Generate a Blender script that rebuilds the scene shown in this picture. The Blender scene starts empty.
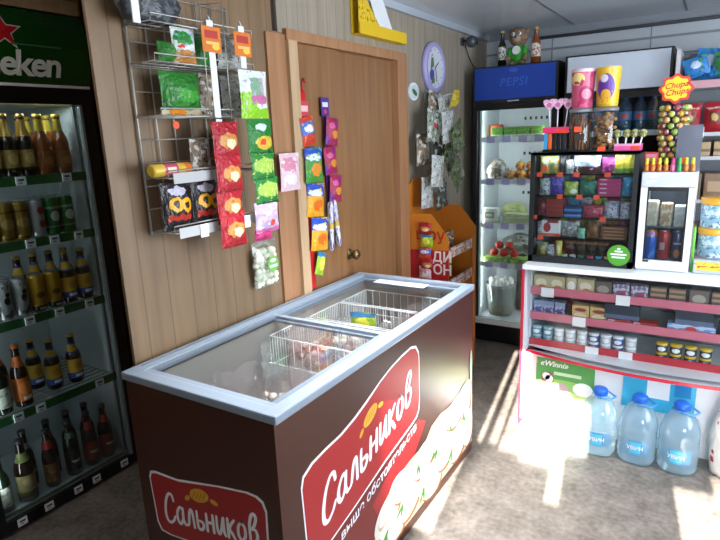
import bpy, bmesh, math, random
from mathutils import Vector, Matrix
random.seed(7)
PI = math.pi
COL = bpy.context.scene.collection
SC = bpy.context.scene

# ------------------------------------------------------------------ materials
def lin(c):
    if isinstance(c, str):
        c = c.lstrip('#')
        v = [int(c[i:i + 2], 16) / 255 for i in (0, 2, 4)]
    else:
        return tuple(c)
    return tuple(x / 12.92 if x <= .04045 else ((x + .055) / 1.055) ** 2.4 for x in v)

MATS = {}
def mat(name, col, rough=.5, metal=0.0, noise=0.0, nscale=20, emit=0, spec=.5, bump=0.0, coat=0.0, stretch=None):
    if name in MATS:
        return MATS[name]
    m = bpy.data.materials.new(name)
    m.use_nodes = True
    nt = m.node_tree
    b = nt.nodes['Principled BSDF']
    c = lin(col)
    b.inputs['Base Color'].default_value = (*c, 1)
    b.inputs['Roughness'].default_value = rough
    b.inputs['Metallic'].default_value = metal
    b.inputs['Specular IOR Level'].default_value = spec
    b.inputs['Coat Weight'].default_value = coat
    if noise or bump:
        tc = nt.nodes.new('ShaderNodeTexCoord')
        mp = nt.nodes.new('ShaderNodeMapping')
        if stretch: mp.inputs['Scale'].default_value = stretch
        nz = nt.nodes.new('ShaderNodeTexNoise')
        nz.inputs['Scale'].default_value = nscale
        nz.inputs['Detail'].default_value = 4
        nt.links.new(tc.outputs['Object'], mp.inputs[0]); nt.links.new(mp.outputs[0], nz.inputs['Vector'])
        if noise:
            r = nt.nodes.new('ShaderNodeValToRGB')
            r.color_ramp.elements[0].position = .3; r.color_ramp.elements[1].position = .7
            r.color_ramp.elements[0].color = (*[x * (1 - noise) for x in c], 1)
            r.color_ramp.elements[1].color = (*[min(1, x * (1 + noise)) for x in c], 1)
            nt.links.new(nz.outputs['Fac'], r.inputs[0])
            nt.links.new(r.outputs[0], b.inputs['Base Color'])
        if bump:
            bp = nt.nodes.new('ShaderNodeBump'); bp.inputs['Strength'].default_value = bump
            bp.inputs['Distance'].default_value = .004
            nt.links.new(nz.outputs['Fac'], bp.inputs['Height']); nt.links.new(bp.outputs[0], b.inputs['Normal'])
    if emit:
        b.inputs['Emission Color'].default_value = (*c, 1); b.inputs['Emission Strength'].default_value = emit
    MATS[name] = m
    return m

def thin(name, tint, gloss=.12, rough=.03, diff=0.0, dcol='#ffffff', fk=.42):
    """thin clear pane or film: lets light through, mirrors a little at grazing angles"""
    if name in MATS: return MATS[name]
    m = bpy.data.materials.new(name); m.use_nodes = True
    nt = m.node_tree; nt.nodes.clear()
    N = nt.nodes.new; L = nt.links.new
    out = N('ShaderNodeOutputMaterial'); tr = N('ShaderNodeBsdfTransparent'); gl = N('ShaderNodeBsdfGlossy')
    tr.inputs[0].default_value = (*lin(tint), 1); gl.inputs['Roughness'].default_value = rough
    fr = N('ShaderNodeLayerWeight'); fr.inputs[0].default_value = .35
    mm = N('ShaderNodeMath'); mm.operation = 'MULTIPLY_ADD'; mm.inputs[1].default_value = fk; mm.inputs[2].default_value = gloss * .2
    L(fr.outputs['Fresnel'], mm.inputs[0])
    mx = N('ShaderNodeMixShader'); L(mm.outputs[0], mx.inputs[0])
    if diff:
        d1 = N('ShaderNodeBsdfDiffuse'); d1.inputs[0].default_value = (*lin(dcol), 1)
        d2 = N('ShaderNodeBsdfTranslucent'); d2.inputs[0].default_value = (*lin(dcol), 1)
        dd = N('ShaderNodeMixShader'); L(d1.outputs[0], dd.inputs[1]); L(d2.outputs[0], dd.inputs[2])
        m2 = N('ShaderNodeMixShader'); m2.inputs[0].default_value = diff
        L(tr.outputs[0], m2.inputs[1]); L(dd.outputs[0], m2.inputs[2]); L(m2.outputs[0], mx.inputs[1])
    else:
        L(tr.outputs[0], mx.inputs[1])
    L(gl.outputs[0], mx.inputs[2]); L(mx.outputs[0], out.inputs[0])
    MATS[name] = m
    return m

def pm(name, base, shapes=(), rough=.35, metal=0.0, crinkle=.0, spec=.5):
    """printed packaging: shapes laid over the base colour in the box coordinates of the mesh (x across, z up)
    ('e',cx,cz,rx,rz,col) ellipse  ('b',z0,z1,col) band  ('r',x0,x1,z0,z1,col) rectangle  ('n',scale,thr,col) blotches"""
    if name in MATS: return MATS[name]
    m = bpy.data.materials.new(name); m.use_nodes = True
    nt = m.node_tree; N = nt.nodes.new; L = nt.links.new
    b = nt.nodes['Principled BSDF']
    b.inputs['Roughness'].default_value = rough; b.inputs['Metallic'].default_value = metal
    b.inputs['Specular IOR Level'].default_value = spec
    tc = N('ShaderNodeTexCoord'); sp = N('ShaderNodeSeparateXYZ')
    if crinkle:                                  # print on a crumpled film wanders a little
        wz = N('ShaderNodeTexNoise'); wz.inputs['Scale'].default_value = 4.5; wz.inputs['Detail'].default_value = 3
        L(tc.outputs['Generated'], wz.inputs['Vector'])
        va = N('ShaderNodeVectorMath'); va.operation = 'MULTIPLY_ADD'; va.inputs[1].default_value = (.22, .22, .22)
        L(wz.outputs['Color'], va.inputs[0])
        vb = N('ShaderNodeVectorMath'); vb.operation = 'SUBTRACT'; vb.inputs[1].default_value = (.11, .11, .11)
        L(tc.outputs['Generated'], va.inputs[2]); L(va.outputs[0], vb.inputs[0]); L(vb.outputs[0], sp.inputs[0])
    else: L(tc.outputs['Generated'], sp.inputs[0])
    def M(op, a, bb, c=None):
        n = N('ShaderNodeMath'); n.operation = op
        for i, v in enumerate((a, bb, c)):
            if v is None: continue
            if isinstance(v, (int, float)): n.inputs[i].default_value = v
            else: L(v, n.inputs[i])
        return n.outputs[0]
    X, Z = sp.outputs[0], sp.outputs[2]
    cur = None
    basec = (*lin(base), 1)
    for s in shapes:
        k = s[0]
        if k == 'e':
            dx = M('DIVIDE', M('SUBTRACT', X, s[1]), s[3]); dz = M('DIVIDE', M('SUBTRACT', Z, s[2]), s[4])
            f = M('LESS_THAN', M('ADD', M('MULTIPLY', dx, dx), M('MULTIPLY', dz, dz)), 1.0)
        elif k == 'b':
            f = M('MULTIPLY', M('GREATER_THAN', Z, s[1]), M('LESS_THAN', Z, s[2]))
        elif k == 'r':
            f = M('MULTIPLY', M('MULTIPLY', M('GREATER_THAN', Z, s[3]), M('LESS_THAN', Z, s[4])),
                  M('MULTIPLY', M('GREATER_THAN', X, s[1]), M('LESS_THAN', X, s[2])))
        else:
            nz = N('ShaderNodeTexNoise'); nz.inputs['Scale'].default_value = s[1]; nz.inputs['Detail'].default_value = 2
            L(tc.outputs['Generated'], nz.inputs['Vector'])
            f = M('GREATER_THAN', nz.outputs['Fac'], s[2])
        mx = N('ShaderNodeMix'); mx.data_type = 'RGBA'
        L(f, mx.inputs[0])
        if cur is None: mx.inputs[6].default_value = basec
        else: L(cur, mx.inputs[6])
        mx.inputs[7].default_value = (*lin(s[-1]), 1)
        cur = mx.outputs[2]
    if cur is not None: L(cur, b.inputs['Base Color'])
    else: b.inputs['Base Color'].default_value = basec
    if crinkle:
        nz = N('ShaderNodeTexNoise'); nz.inputs['Scale'].default_value = 6; nz.inputs['Detail'].default_value = 3
        L(tc.outputs['Generated'], nz.inputs['Vector'])
        bp = N('ShaderNodeBump'); bp.inputs['Strength'].default_value = crinkle; bp.inputs['Distance'].default_value = .02
        L(nz.outputs['Fac'], bp.inputs['Height']); L(bp.outputs[0], b.inputs['Normal'])
    MATS[name] = m
    return m

# ------------------------------------------------------------------ mesh builder (local frame: x across, -y is the front, z up)
class MB:
    def __init__(self):
        self.v = []; self.f = []; self.mi = []; self.sm = []; self.mats = []; self.M = Matrix.Identity(4)
    def mid(self, m):
        if m not in self.mats: self.mats.append(m)
        return self.mats.index(m)
    def add(self, vs, fs, m, smooth=False):
        o = len(self.v); i = self.mid(m)
        self.v += [tuple(self.M @ Vector(p)) for p in vs]
        for f in fs:
            self.f.append([o + k for k in f]); self.mi.append(i); self.sm.append(smooth)
        return self
    def box(self, x0, x1, y0, y1, z0, z1, m, bev=0.0):
        if bev:
            bm = bmesh.new(); bmesh.ops.create_cube(bm, size=1)
            for q in bm.verts:
                q.co = Vector(((x0 + x1) / 2 + q.co.x * (x1 - x0), (y0 + y1) / 2 + q.co.y * (y1 - y0), (z0 + z1) / 2 + q.co.z * (z1 - z0)))
            bmesh.ops.bevel(bm, geom=bm.edges[:], offset=bev, segments=2, affect='EDGES', profile=.6)
            bm.verts.index_update()
            self.add([q.co.copy() for q in bm.verts], [[q.index for q in f.verts] for f in bm.faces], m)
            bm.free(); return self
        vs = [(x, y, z) for z in (z0, z1) for y in (y0, y1) for x in (x0, x1)]
        return self.add(vs, [(0, 2, 3, 1), (4, 5, 7, 6), (0, 1, 5, 4), (2, 6, 7, 3), (0, 4, 6, 2), (1, 3, 7, 5)], m)
    def lathe(self, prof, m, n=20, c=(0, 0, 0), smooth=True, caps=True, sq=0.0):
        vs = []; fs = []
        for r, z in prof:
            for k in range(n):
                a = 2 * PI * (k + .5) / n
                x, y = math.cos(a), math.sin(a)
                if sq:
                    q = (abs(x) ** (2 + sq * 6) + abs(y) ** (2 + sq * 6)) ** (1 / (2 + sq * 6)); x /= q; y /= q
                vs.append((c[0] + r * x, c[1] + r * y, c[2] + z))
        for i in range(len(prof) - 1):
            for k in range(n):
                a = i * n + k; b = i * n + (k + 1) % n
                fs.append((a, b, b + n, a + n))
        self.add(vs, fs, m, smooth)
        if caps:
            if prof[0][0] > 1e-5: self.add(vs[:n], [list(range(n))[::-1]], m)
            if prof[-1][0] > 1e-5: self.add(vs[-n:], [list(range(n))], m)
        return self
    def tube(self, pts, r, m, n=6, closed=False):
        pts = [Vector(p) for p in pts]; vs = []; fs = []; N = len(pts)
        for i, p in enumerate(pts):
            if closed: d = pts[(i + 1) % N] - pts[i - 1]
            else: d = pts[min(i + 1, N - 1)] - pts[max(i - 1, 0)]
            d.normalize()
            up = Vector((0, 0, 1)) if abs(d.z) < .9 else Vector((1, 0, 0))
            a = d.cross(up).normalized(); b = d.cross(a)
            for k in range(n):
                t = 2 * PI * k / n
                vs.append(p + a * (r * math.cos(t)) + b * (r * math.sin(t)))
        rng = range(N) if closed else range(N - 1)
        for i in rng:
            j = (i + 1) % N
            for k in range(n):
                fs.append((i * n + k, i * n + (k + 1) % n, j * n + (k + 1) % n, j * n + k))
        self.add(vs, fs, m, True)
        if not closed:
            self.add(vs[:n], [list(range(n))], m); self.add(vs[-n:], [list(range(n))[::-1]], m)
        return self
    def prism(self, poly, y0, y1, m, cap=True):
        """polygon in x-z, from y0 (front) to y1"""
        n = len(poly)
        vs = [(p[0], y0, p[1]) for p in poly] + [(p[0], y1, p[1]) for p in poly]
        fs = [(k, (k + 1) % n, n + (k + 1) % n, n + k) for k in range(n)]
        if cap: fs += [list(range(n))[::-1], [n + k for k in range(n)]]
        return self.add(vs, fs, m)
    def prismx(self, poly, x0, x1, m):
        """polygon in y-z, extruded along x"""
        n = len(poly)
        vs = [(x0, p[0], p[1]) for p in poly] + [(x1, p[0], p[1]) for p in poly]
        fs = [(k, (k + 1) % n, n + (k + 1) % n, n + k) for k in range(n)] + [list(range(n))[::-1], [n + k for k in range(n)]]
        return self.add(vs, fs, m)
    def ball(self, c, r, m, n=12, sc=(1, 1, 1), lump=0, seed=0):
        vs = []; fs = []; h = n // 2; R = random.Random(seed)
        for i in range(h + 1):
            t = PI * i / h
            for k in range(n):
                a = 2 * PI * k / n; q = r * (1 + (R.uniform(-lump, lump) if 0 < i < h else 0))
                vs.append((c[0] + q * sc[0] * math.sin(t) * math.cos(a), c[1] + q * sc[1] * math.sin(t) * math.sin(a), c[2] + q * sc[2] * math.cos(t)))
        for i in range(h):
            for k in range(n):
                a = i * n + k; b = i * n + (k + 1) % n
                fs.append((a, a + n, b + n, b))
        return self.add(vs, fs, m, True)
    def bag(self, w, h, d, m, nu=8, nv=10, seam=.06, crump=.15, seed=0, z0=0, x0=0, y0=0, top=None):
        """pillow packet with flat sealed ends, standing or hanging, centred on x0, from z0 up"""
        R = random.Random(seed); top = top or w
        for side in (-1, 1):
            vs = []; fs = []
            for j in range(nv + 1):
                t = j / nv
                tt = 0 if t < seam or t > 1 - seam else math.sin(PI * (t - seam) / (1 - 2 * seam)) ** .6
                for i in range(nu + 1):
                    s = 2 * i / nu - 1
                    k = (1 - abs(s) ** 2.6) * tt
                    ww = (w + (top - w) * t) / 2 * (1 - .06 * tt)
                    jig = R.uniform(-crump, crump) if 0 < i < nu and 0 < j < nv else 0
                    vs.append((x0 + s * ww, y0 + side * (d / 2 * k * (1 + jig) + .0006), z0 + h * t))
            W = nu + 1
            for j in range(nv):
                for i in range(nu):
                    q = (j * W + i, j * W + i + 1, (j + 1) * W + i + 1, (j + 1) * W + i)
                    fs.append(q if side < 0 else q[::-1])
            self.add(vs, fs, m, True)
        return self
    def disc(self, cx, cz, rx, rz, y0, y1, m, n=20, rot=0):
        c, s = math.cos(rot), math.sin(rot)
        pl = []
        for k in range(n):
            a = -2 * PI * k / n; x, z = rx * math.cos(a), rz * math.sin(a)
            pl.append((cx + x * c - z * s, cz + x * s + z * c))
        return self.prism(pl, y0, y1, m)
    def text(self, s, size, m, fn, bold=0.0, shear=0.0, align='LEFT', spacing=1.0):
        """lettering as a real mesh; fn maps letter-plane (u, v) to a point in the local frame"""
        cu = bpy.data.curves.new('lettering', 'FONT'); cu.body = s; cu.size = size; cu.offset = bold; cu.shear = shear
        cu.align_x = align; cu.space_character = spacing; cu.resolution_u = 3
        ob = bpy.data.objects.new('lettering', cu); COL.objects.link(ob)
        bpy.context.view_layer.update()
        me = bpy.data.meshes.new_from_object(ob.evaluated_get(bpy.context.evaluated_depsgraph_get()))
        e = 1e-3; P0 = Vector(fn(0, 0)); nn = (Vector(fn(e, 0)) - P0).cross(Vector(fn(0, e)) - P0).normalized()
        for k, p in enumerate(me.polygons):
            lift = nn * (.00002 * (k % 12))
            pts = [Vector(fn(me.vertices[i].co.x, me.vertices[i].co.y)) + lift for i in p.vertices]
            self.add(pts, [list(range(len(pts)))], m)
        bpy.data.objects.remove(ob); bpy.data.meshes.remove(me); bpy.data.curves.remove(cu)
        return self
    def brush(self, strokes, w, m, fn, k0=0):
        """round-nibbed brush lettering: each stroke a list of (u, v), smoothed into a flat ribbon"""
        e = 1e-3; P0 = Vector(fn(0, 0)); nn = (Vector(fn(e, 0)) - P0).cross(Vector(fn(0, e)) - P0).normalized()
        for si, st in enumerate(strokes):
            lift = nn * (.00006 * ((si + k0) % 8)); pts = []
            P = [st[0]] + list(st) + [st[-1]]
            for i in range(1, len(P) - 2):
                for q in range(6):
                    t = q / 6; a, b, c, d = (Vector(P[i + j]) for j in (-1, 0, 1, 2))
                    pts.append(.5 * (2 * b + (c - a) * t + (2 * a - 5 * b + 4 * c - d) * t * t + (3 * b - a - 3 * c + d) * t ** 3))
            pts.append(Vector(P[-1])); L_ = []; R_ = []; n = len(pts)
            for i, p in enumerate(pts):
                d = pts[min(i + 1, n - 1)] - pts[max(i - 1, 0)]
                if d.length < 1e-9: d = Vector((1, 0))
                d.normalize(); h = Vector((-d.y, d.x)) * w * (.5 + .12 * math.sin(PI * i / n))
                L_.append(p + h); R_.append(p - h)
            vs = []
            for a, b in zip(L_, R_): vs += [Vector(fn(*a)) + lift, Vector(fn(*b)) + lift]
            self.add(vs, [(2 * i, 2 * i + 1, 2 * i + 3, 2 * i + 2) for i in range(n - 1)], m)
            for c in (pts[0], pts[-1]):
                self.add([Vector(fn(c.x + w * .5 * math.cos(2 * PI * k / 12), c.y + w * .5 * math.sin(2 * PI * k / 12))) + lift + nn * .00003 for k in range(12)], [list(range(12))], m)
        return self
    def build(self, name, parent=None, loc=(0, 0, 0), rz=0, fix=True):
        me = bpy.data.meshes.new(name)
        me.from_pydata(self.v, [], self.f)
        for m in self.mats: me.materials.append(m)
        me.polygons.foreach_set('material_index', self.mi); me.polygons.foreach_set('use_smooth', self.sm)
        if fix:
            bm = bmesh.new(); bm.from_mesh(me); bmesh.ops.remove_doubles(bm, verts=bm.verts[:], dist=1e-5)
            bmesh.ops.recalc_face_normals(bm, faces=bm.faces[:]); bm.to_mesh(me); bm.free()
        me.update()
        o = bpy.data.objects.new(name, me); COL.objects.link(o)
        if parent is not None: o.parent = parent
        o.location = loc; o.rotation_euler = (0, 0, rz)
        return o

def tag(o, label, cat, group=None, kind=None):
    o['label'] = label; o['category'] = cat
    if group: o['group'] = group
    if kind: o['kind'] = kind
    return o
def thing(name, label, cat, loc=(0, 0, 0), rz=0, group=None):
    o = bpy.data.objects.new(name, None); COL.objects.link(o)
    o.location = loc; o.rotation_euler = (0, 0, rz)
    return tag(o, label, cat, group)
def struct(o, label, cat='room'):
    o['kind'] = 'structure'; o['label'] = label; o['category'] = cat
    return o
def dup(root, loc, rz=None, label=None, group=None, ry=None, sc=None):
    r = root.copy(); COL.objects.link(r); r.location = loc
    e = list(root.rotation_euler)
    if rz is not None: e[2] = rz
    if ry is not None: e[1] = ry
    r.rotation_euler = e
    if sc: r.scale = sc
    if label: r['label'] = label
    if group: r['group'] = group
    for ch in list(root.children):
        c = ch.copy(); COL.objects.link(c); c.parent = r
        for g in list(ch.children):
            d = g.copy(); COL.objects.link(d); d.parent = c
    return r
PROTO = {}
def place(kind, maker, loc, label, group=None, rz=0, ry=None, sc=None):
    """the first call builds the thing, later calls copy it with its parts"""
    if kind not in PROTO:
        o = maker(); PROTO[kind] = o
        e = list(o.rotation_euler); e[2] = rz
        if ry is not None: e[1] = ry
        o.rotation_euler = e; o.location = loc; o['label'] = label
        if sc: o.scale = sc
        if group: o['group'] = group
        return o
    return dup(PROTO[kind], loc, rz, label, group, ry if ry is not None else 0, sc or (1, 1, 1))
ORD = 'first second third fourth fifth sixth seventh eighth ninth tenth eleventh twelfth'.split()
Q = PI / 2                                   # things on the west side face +x

# ------------------------------------------------------------------ common materials
white = mat('white_plastic', '#e9ebee', .35)
card = pm('price_card', '#eef0f4', [('r', .2, .8, .5, .75, '#4a4a58'), ('r', .25, .6, .2, .35, '#8a8a98')], .6)
greycard = mat('blank_card', '#f2f2f4', .6)
orangetag = mat('orange_price_tag', '#f4552e', .6)
black = mat('black_plastic', '#101114', .35)
blackmetal = mat('black_metal', '#0d0e11', .3)
steel = mat('galvanised_wire', '#b5b2ac', .35, .5)
glass = thin('clear_glass', '#f2f7f8', .12)
film = thin('clear_film', '#f4f6f8', .25, .12, .12)
chrome = mat('chrome', '#c8c8c8', .15, 1)
rednote = mat('red_plastic', '#c21d22', .4)

# ================================================================== SETTING
WX = -1.6          # plane of the west wall
CEIL = 2.3
def wood(name, c1, c2, seam, pitch, axis='y', rough=.45):
    m = bpy.data.materials.new(name); m.use_nodes = True
    nt = m.node_tree; N = nt.nodes.new; L = nt.links.new; b = nt.nodes['Principled BSDF']
    tc = N('ShaderNodeTexCoord'); mp = N('ShaderNodeMapping'); mp.inputs['Scale'].default_value = (9, 9, .7)
    L(tc.outputs['Object'], mp.inputs[0])
    nz = N('ShaderNodeTexNoise'); nz.inputs['Scale'].default_value = 3; nz.inputs['Detail'].default_value = 5
    L(mp.outputs[0], nz.inputs['Vector'])
    r = N('ShaderNodeValToRGB'); r.color_ramp.elements[0].position = .3; r.color_ramp.elements[1].position = .72
    r.color_ramp.elements[0].color = (*lin(c1), 1); r.color_ramp.elements[1].color = (*lin(c2), 1)
    L(nz.outputs['Fac'], r.inputs[0])
    sp = N('ShaderNodeSeparateXYZ'); L(tc.outputs['Object'], sp.inputs[0])
    if pitch:
        a = N('ShaderNodeMath'); a.operation = 'MULTIPLY'; a.inputs[1].default_value = 1 / pitch; L(sp.outputs[1 if axis == 'y' else 0], a.inputs[0])
        f = N('ShaderNodeMath'); f.operation = 'FRACT'; L(a.outputs[0], f.inputs[0])
        lt = N('ShaderNodeMath'); lt.operation = 'LESS_THAN'; lt.inputs[1].default_value = .045; L(f.outputs[0], lt.inputs[0])
        mx = N('ShaderNodeMix'); mx.data_type = 'RGBA'; L(lt.outputs[0], mx.inputs[0]); L(r.outputs[0], mx.inputs[6])
        mx.inputs[7].default_value = (*lin(seam), 1); L(mx.outputs[2], b.inputs['Base Color'])
    else:
        L(r.outputs[0], b.inputs['Base Color'])
    b.inputs['Roughness'].default_value = rough
    MATS[name] = m
    return m
ply = wood('pine_panelling', '#775f45', '#8a6f53', '#685139', .105)
pale = wood('pale_panelling', '#8f8474', '#a4998a', '#746a5d', .075)
casing_orange = wood('orange_stained_board', '#966a48', '#ab7e5a', '#000000', 0)
casing_light = wood('light_pine_strip', '#b39470', '#c4a684', '#000000', 0)
doorwood = wood('door_laminate', '#7b5434', '#926a45', '#000000', 0, rough=.38)
recessw = wood('recess_boards', '#8a6a48', '#a58058', '#6f5236', .12)

def floor_mat():
    m = bpy.data.materials.new('mottled_vinyl'); m.use_nodes = True
    nt = m.node_tree; N = nt.nodes.new; L = nt.links.new; b = nt.nodes['Principled BSDF']
    tc = N('ShaderNodeTexCoord')
    n1 = N('ShaderNodeTexNoise'); n1.inputs['Scale'].default_value = 9; n1.inputs['Detail'].default_value = 8
    n2 = N('ShaderNodeTexNoise'); n2.inputs['Scale'].default_value = 42; n2.inputs['Detail'].default_value = 4
    L(tc.outputs['Object'], n1.inputs['Vector']); L(tc.outputs['Object'], n2.inputs['Vector'])
    mm = N('ShaderNodeMath'); mm.operation = 'MULTIPLY_ADD'; mm.inputs[1].default_value = .5; L(n1.outputs['Fac'], mm.inputs[0])
    m2 = N('ShaderNodeMath'); m2.operation = 'MULTIPLY'; m2.inputs[1].default_value = .5; L(n2.outputs['Fac'], m2.inputs[0]); L(m2.outputs[0], mm.inputs[2])
    r = N('ShaderNodeValToRGB'); r.color_ramp.elements[0].position = .36; r.color_ramp.elements[1].position = .64
    r.color_ramp.elements[0].color = (*lin('#615850'), 1); r.color_ramp.elements[1].color = (*lin('#8d8379'), 1)
    L(mm.outputs[0], r.inputs[0]); L(r.outputs[0], b.inputs['Base Color'])
    b.inputs['Roughness'].default_value = .5
    return m
o = MB().box(-3.2, 1.5, -1.4, 4.6, -.06, 0, floor_mat()).build('floor'); struct(o, 'mottled grey beige vinyl floor of the shop', 'floor')

ceilm = mat('glossy_ceiling_sheet', '#c4c9d1', .2, 0, spec=.9)
seamm = mat('ceiling_seam', '#5b5f68', .4)
b = MB().box(-3.2, 1.5, -1.4, 4.6, CEIL, CEIL + .05, ceilm)
for x in (-.95, -.25, .45, 1.15): b.box(x - .006, x + .006, 1.2, 4.49, CEIL - .002, CEIL, seamm)
o = b.build('ceiling'); struct(o, 'shiny grey sheet ceiling with narrow seams', 'ceiling')

# west wall: pine panelling, then the doorway, then pale panelling
b = MB()
b.box(WX - .012, WX, 1.09, 1.925, 0, CEIL, ply)
b.box(WX - .012, WX, 1.925, 1.99, 0, 2.03, ply)
b.box(WX - .03, WX - .012, 1.90, 2.02, 2.0, CEIL, mat('dark_gap', '#2a1d14', .9))
b.box(WX - .012, WX, 1.96, 4.5, 2.03, CEIL, pale)
b.box(WX - .012, WX, 3.0, 4.5, 0, 2.03, pale)
b.box(WX - .06, WX - .045, 1.98, 3.02, 0, 2.05, pale)
o = b.build('wall_left'); struct(o, 'panelled wall, warm pine beside the beer fridge and pale beyond the door', 'wall')
b = MB(); b.box(-3.12, -3.1, -1.4, 1.8, 0, CEIL, recessw); b.box(-3.1, WX - .012, 1.78, 1.8, 0, CEIL, recessw)
b.box(-2.44, -2.42, .4, 1.62, 2.15, CEIL, recessw); b.box(-3.1, -2.43, .36, .4, 0, CEIL, recessw)
o = b.build('wall_recess'); struct(o, 'wooden recess around the beer fridge', 'wall')
b = MB(); b.box(-2.42, -2.405, .4, 1.6, 2.145, 2.2, casing_light); o = b.build('trim_1'); struct(o, 'pale wooden strip above the beer fridge sign', 'trim')
b = MB(); b.prismx([(2.0, 2.262), (4.5, 2.262), (4.5, CEIL), (2.0, CEIL)], WX, WX + .028, mat('cornice_grey', '#aab0ba', .5))
o = b.build('trim_2'); struct(o, 'grey cornice strip between pale wall and ceiling', 'trim')

# back wall of grey sheets, with a pipe and a dado line
sheet = mat('grey_wall_sheet', '#b4bac2', .3, noise=.06, nscale=2)
sheet2 = mat('darker_wall_sheet', '#7c828a', .35)
b = MB(); b.box(WX - .012, 1.38, 4.5, 4.55, 0, CEIL, sheet)
for x in (-1.1, -.45, .2): b.box(x - .004, x + .004, 4.496, 4.5, 0, CEIL, sheet2)
b.box(WX, 1.3, 4.488, 4.5, 2.255, CEIL, sheet2); b.box(WX, 1.3, 4.49, 4.5, 2.15, 2.165, sheet2); b.box(WX, 1.3, 4.494, 4.5, 2.04, 2.05, sheet2)
o = b.build('wall_back'); struct(o, 'grey sheet metal wall behind the fridges', 'wall')
o = MB().tube([(-1.2, 4.46, 2.235), (1.29, 4.46, 2.235)], .012, mat('pipe_dark', '#4c5058', .4), 8).build('trim_3'); struct(o, 'thin dark pipe along the top of the back wall', 'trim')

# east wall with the daylight window; front wall with the barred entrance glazing behind the viewer
innerw = mat('inner_wall', '#b9b2a6', .6)
b = MB(); X0 = 1.3
b.box(X0, X0 + .08, -1.4, .9, 0, CEIL, innerw); b.box(X0, X0 + .08, 2.9, 4.55, 0, CEIL, innerw)
b.box(X0, X0 + .08, .9, 2.9, 0, .75, innerw); b.box(X0, X0 + .08, .9, 2.9, 2.15, CEIL, innerw)
o = b.build('wall_right'); struct(o, 'plain light wall with the daylight window', 'wall')
b = MB(); fm = mat('window_frame_white', '#e4e6e8', .4)
for y in (.9, 1.88, 2.86): b.box(X0 + .02, X0 + .06, y, y + .04, .75, 2.15, fm)
b.box(X0 + .02, X0 + .06, .9, 2.9, .75, .79, fm); b.box(X0 + .02, X0 + .06, .9, 2.9, 2.11, 2.15, fm)
o = b.build('window_1'); struct(o, 'white framed shop window', 'window')

SUN_AZ = Vector((-.145, .99)); ELEV = math.radians(22)
FY = -1.25
# columns of the front wall: x0, x1 and the height cut open to land the sun patches (none where solid)
COLS = [(-3.12, -.52, None), (-.52, -.40, (1.25, 1.85)), (-.40, -.38, None), (-.38, -.352, (1.56, 2.12)), (-.352, -.318, None),
        (-.318, -.272, (1.57, 2.14)), (-.272, -.258, None), (-.258, -.15, (1.55, 2.13)), (-.15, .0, (1.53, 1.97)), (.0, .07, (1.42, 1.93)), (.07, .19, (1.60, 1.90)),
        (.17, .535, None), (.535, .7, (1.2, 1.60)), (.7, .86, (1.2, 1.66)), (.86, .9, None), (.9, 1.2, (1.2, 1.68)), (1.2, 1.38, None)]
b = MB(); bb = MB()
for x0, x1, hole in COLS:
    if hole is None and x1 - x0 < .1:
        bb.box(x0, x1, FY - .04, FY - .01, 1.2, 2.14, black); b.box(x0, x1, FY - .05, FY, 0, 1.2, innerw); b.box(x0, x1, FY - .05, FY, 2.14, CEIL, innerw)
    elif hole is None: b.box(x0, x1, FY - .05, FY, 0, CEIL, innerw)
    else:
        b.box(x0, x1, FY - .05, FY, 0, hole[0], innerw); b.box(x0, x1, FY - .05, FY, hole[1], CEIL, innerw)
o = b.build('wall_front'); struct(o, 'entrance wall behind the viewer with openings shaped for the sun patches', 'wall')
o = bb.build('sun_bars'); struct(o, 'unseen upright bars added to split the sun into streaks', 'window')

# ---- doorway: casing boards, two leaves, knob
b = MB()
b.box(WX, WX + .012, 1.87, 1.99, 0, 2.02, casing_orange)
o = b.build('trim_4'); struct(o, 'orange stained side board of the doorway', 'trim')
b = MB()
b.box(WX - .03, WX + .03, 1.99, 2.05, 0, 2.0, casing_light)
o = b.build('trim_5'); struct(o, 'light pine strip of the doorway', 'trim')
b = MB()
b.box(WX - .03, WX + .022, 1.99, 3.09, 2.0, 2.045, casing_orange); b.box(WX - .03, WX + .022, 2.975, 3.09, 0, 2.0, casing_orange)
o = b.build('trim_6'); struct(o, 'brown casing over and beside the double door', 'trim')
b = MB(); b.box(WX - .028, WX + .002, 2.05, 2.40, .01, 1.998, doorwood); o = b.build('door_1')
struct(o, 'brown laminate door with a small round knob', 'door')
b2 = MB(); b2.box(WX - .034, WX - .018, 2.402, 2.973, .01, 1.998, doorwood); b2.build('door_leaf', o)
kb = MB(); kb.M = Matrix.Translation((WX - .018, 2.45, .985)) @ Matrix.Rotation(Q, 4, 'Y')
kb.lathe([(.028, 0), (.028, .006), (.012, .01), (.012, .03), (.024, .036), (.028, .05), (.02, .062), (0, .064)], mat('old_brass', '#7d6a48', .3, .9), 16)
kb.build('door_knob', o)

# ================================================================== DRINKS FRIDGE (recess, west side)
FX, FC = -2.394, 1.245
F = thing('drinks_fridge', 'tall black glass-door beer fridge under a bulging green sign', 'fridge', (FX, FC, 0), Q)
liner = mat('fridge_liner', '#b9c4c6', .4)
b = MB()                                     # local y: 0 at the door front, + to the back
for x0, x1 in ((-.355, -.325), (.31, .355)): b.box(x0, x1, .026, .64, .0, 1.84, black)
b.box(-.355, .355, .6, .64, .0, 1.84, black); b.box(-.355, .355, .026, .64, .0, .05, black); b.box(-.355, .355, .026, .64, 1.79, 1.84, black)
b.box(-.325, .31, .59, .60, .05, 1.79, liner); b.box(-.325, -.318, .04, .59, .05, 1.79, liner); b.box(.303, .31, .04, .59, .05, 1.79, liner)
b.box(-.318, .303, .04, .59, .05, .062, liner); b.box(-.318, .303, .04, .59, 1.78, 1.79, liner)
b.box(.284, .296, .045, .06, .06, 1.78, mat('shelf_channel', '#8f9a9c', .4, .5))
b.build('cabinet', F)
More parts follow.
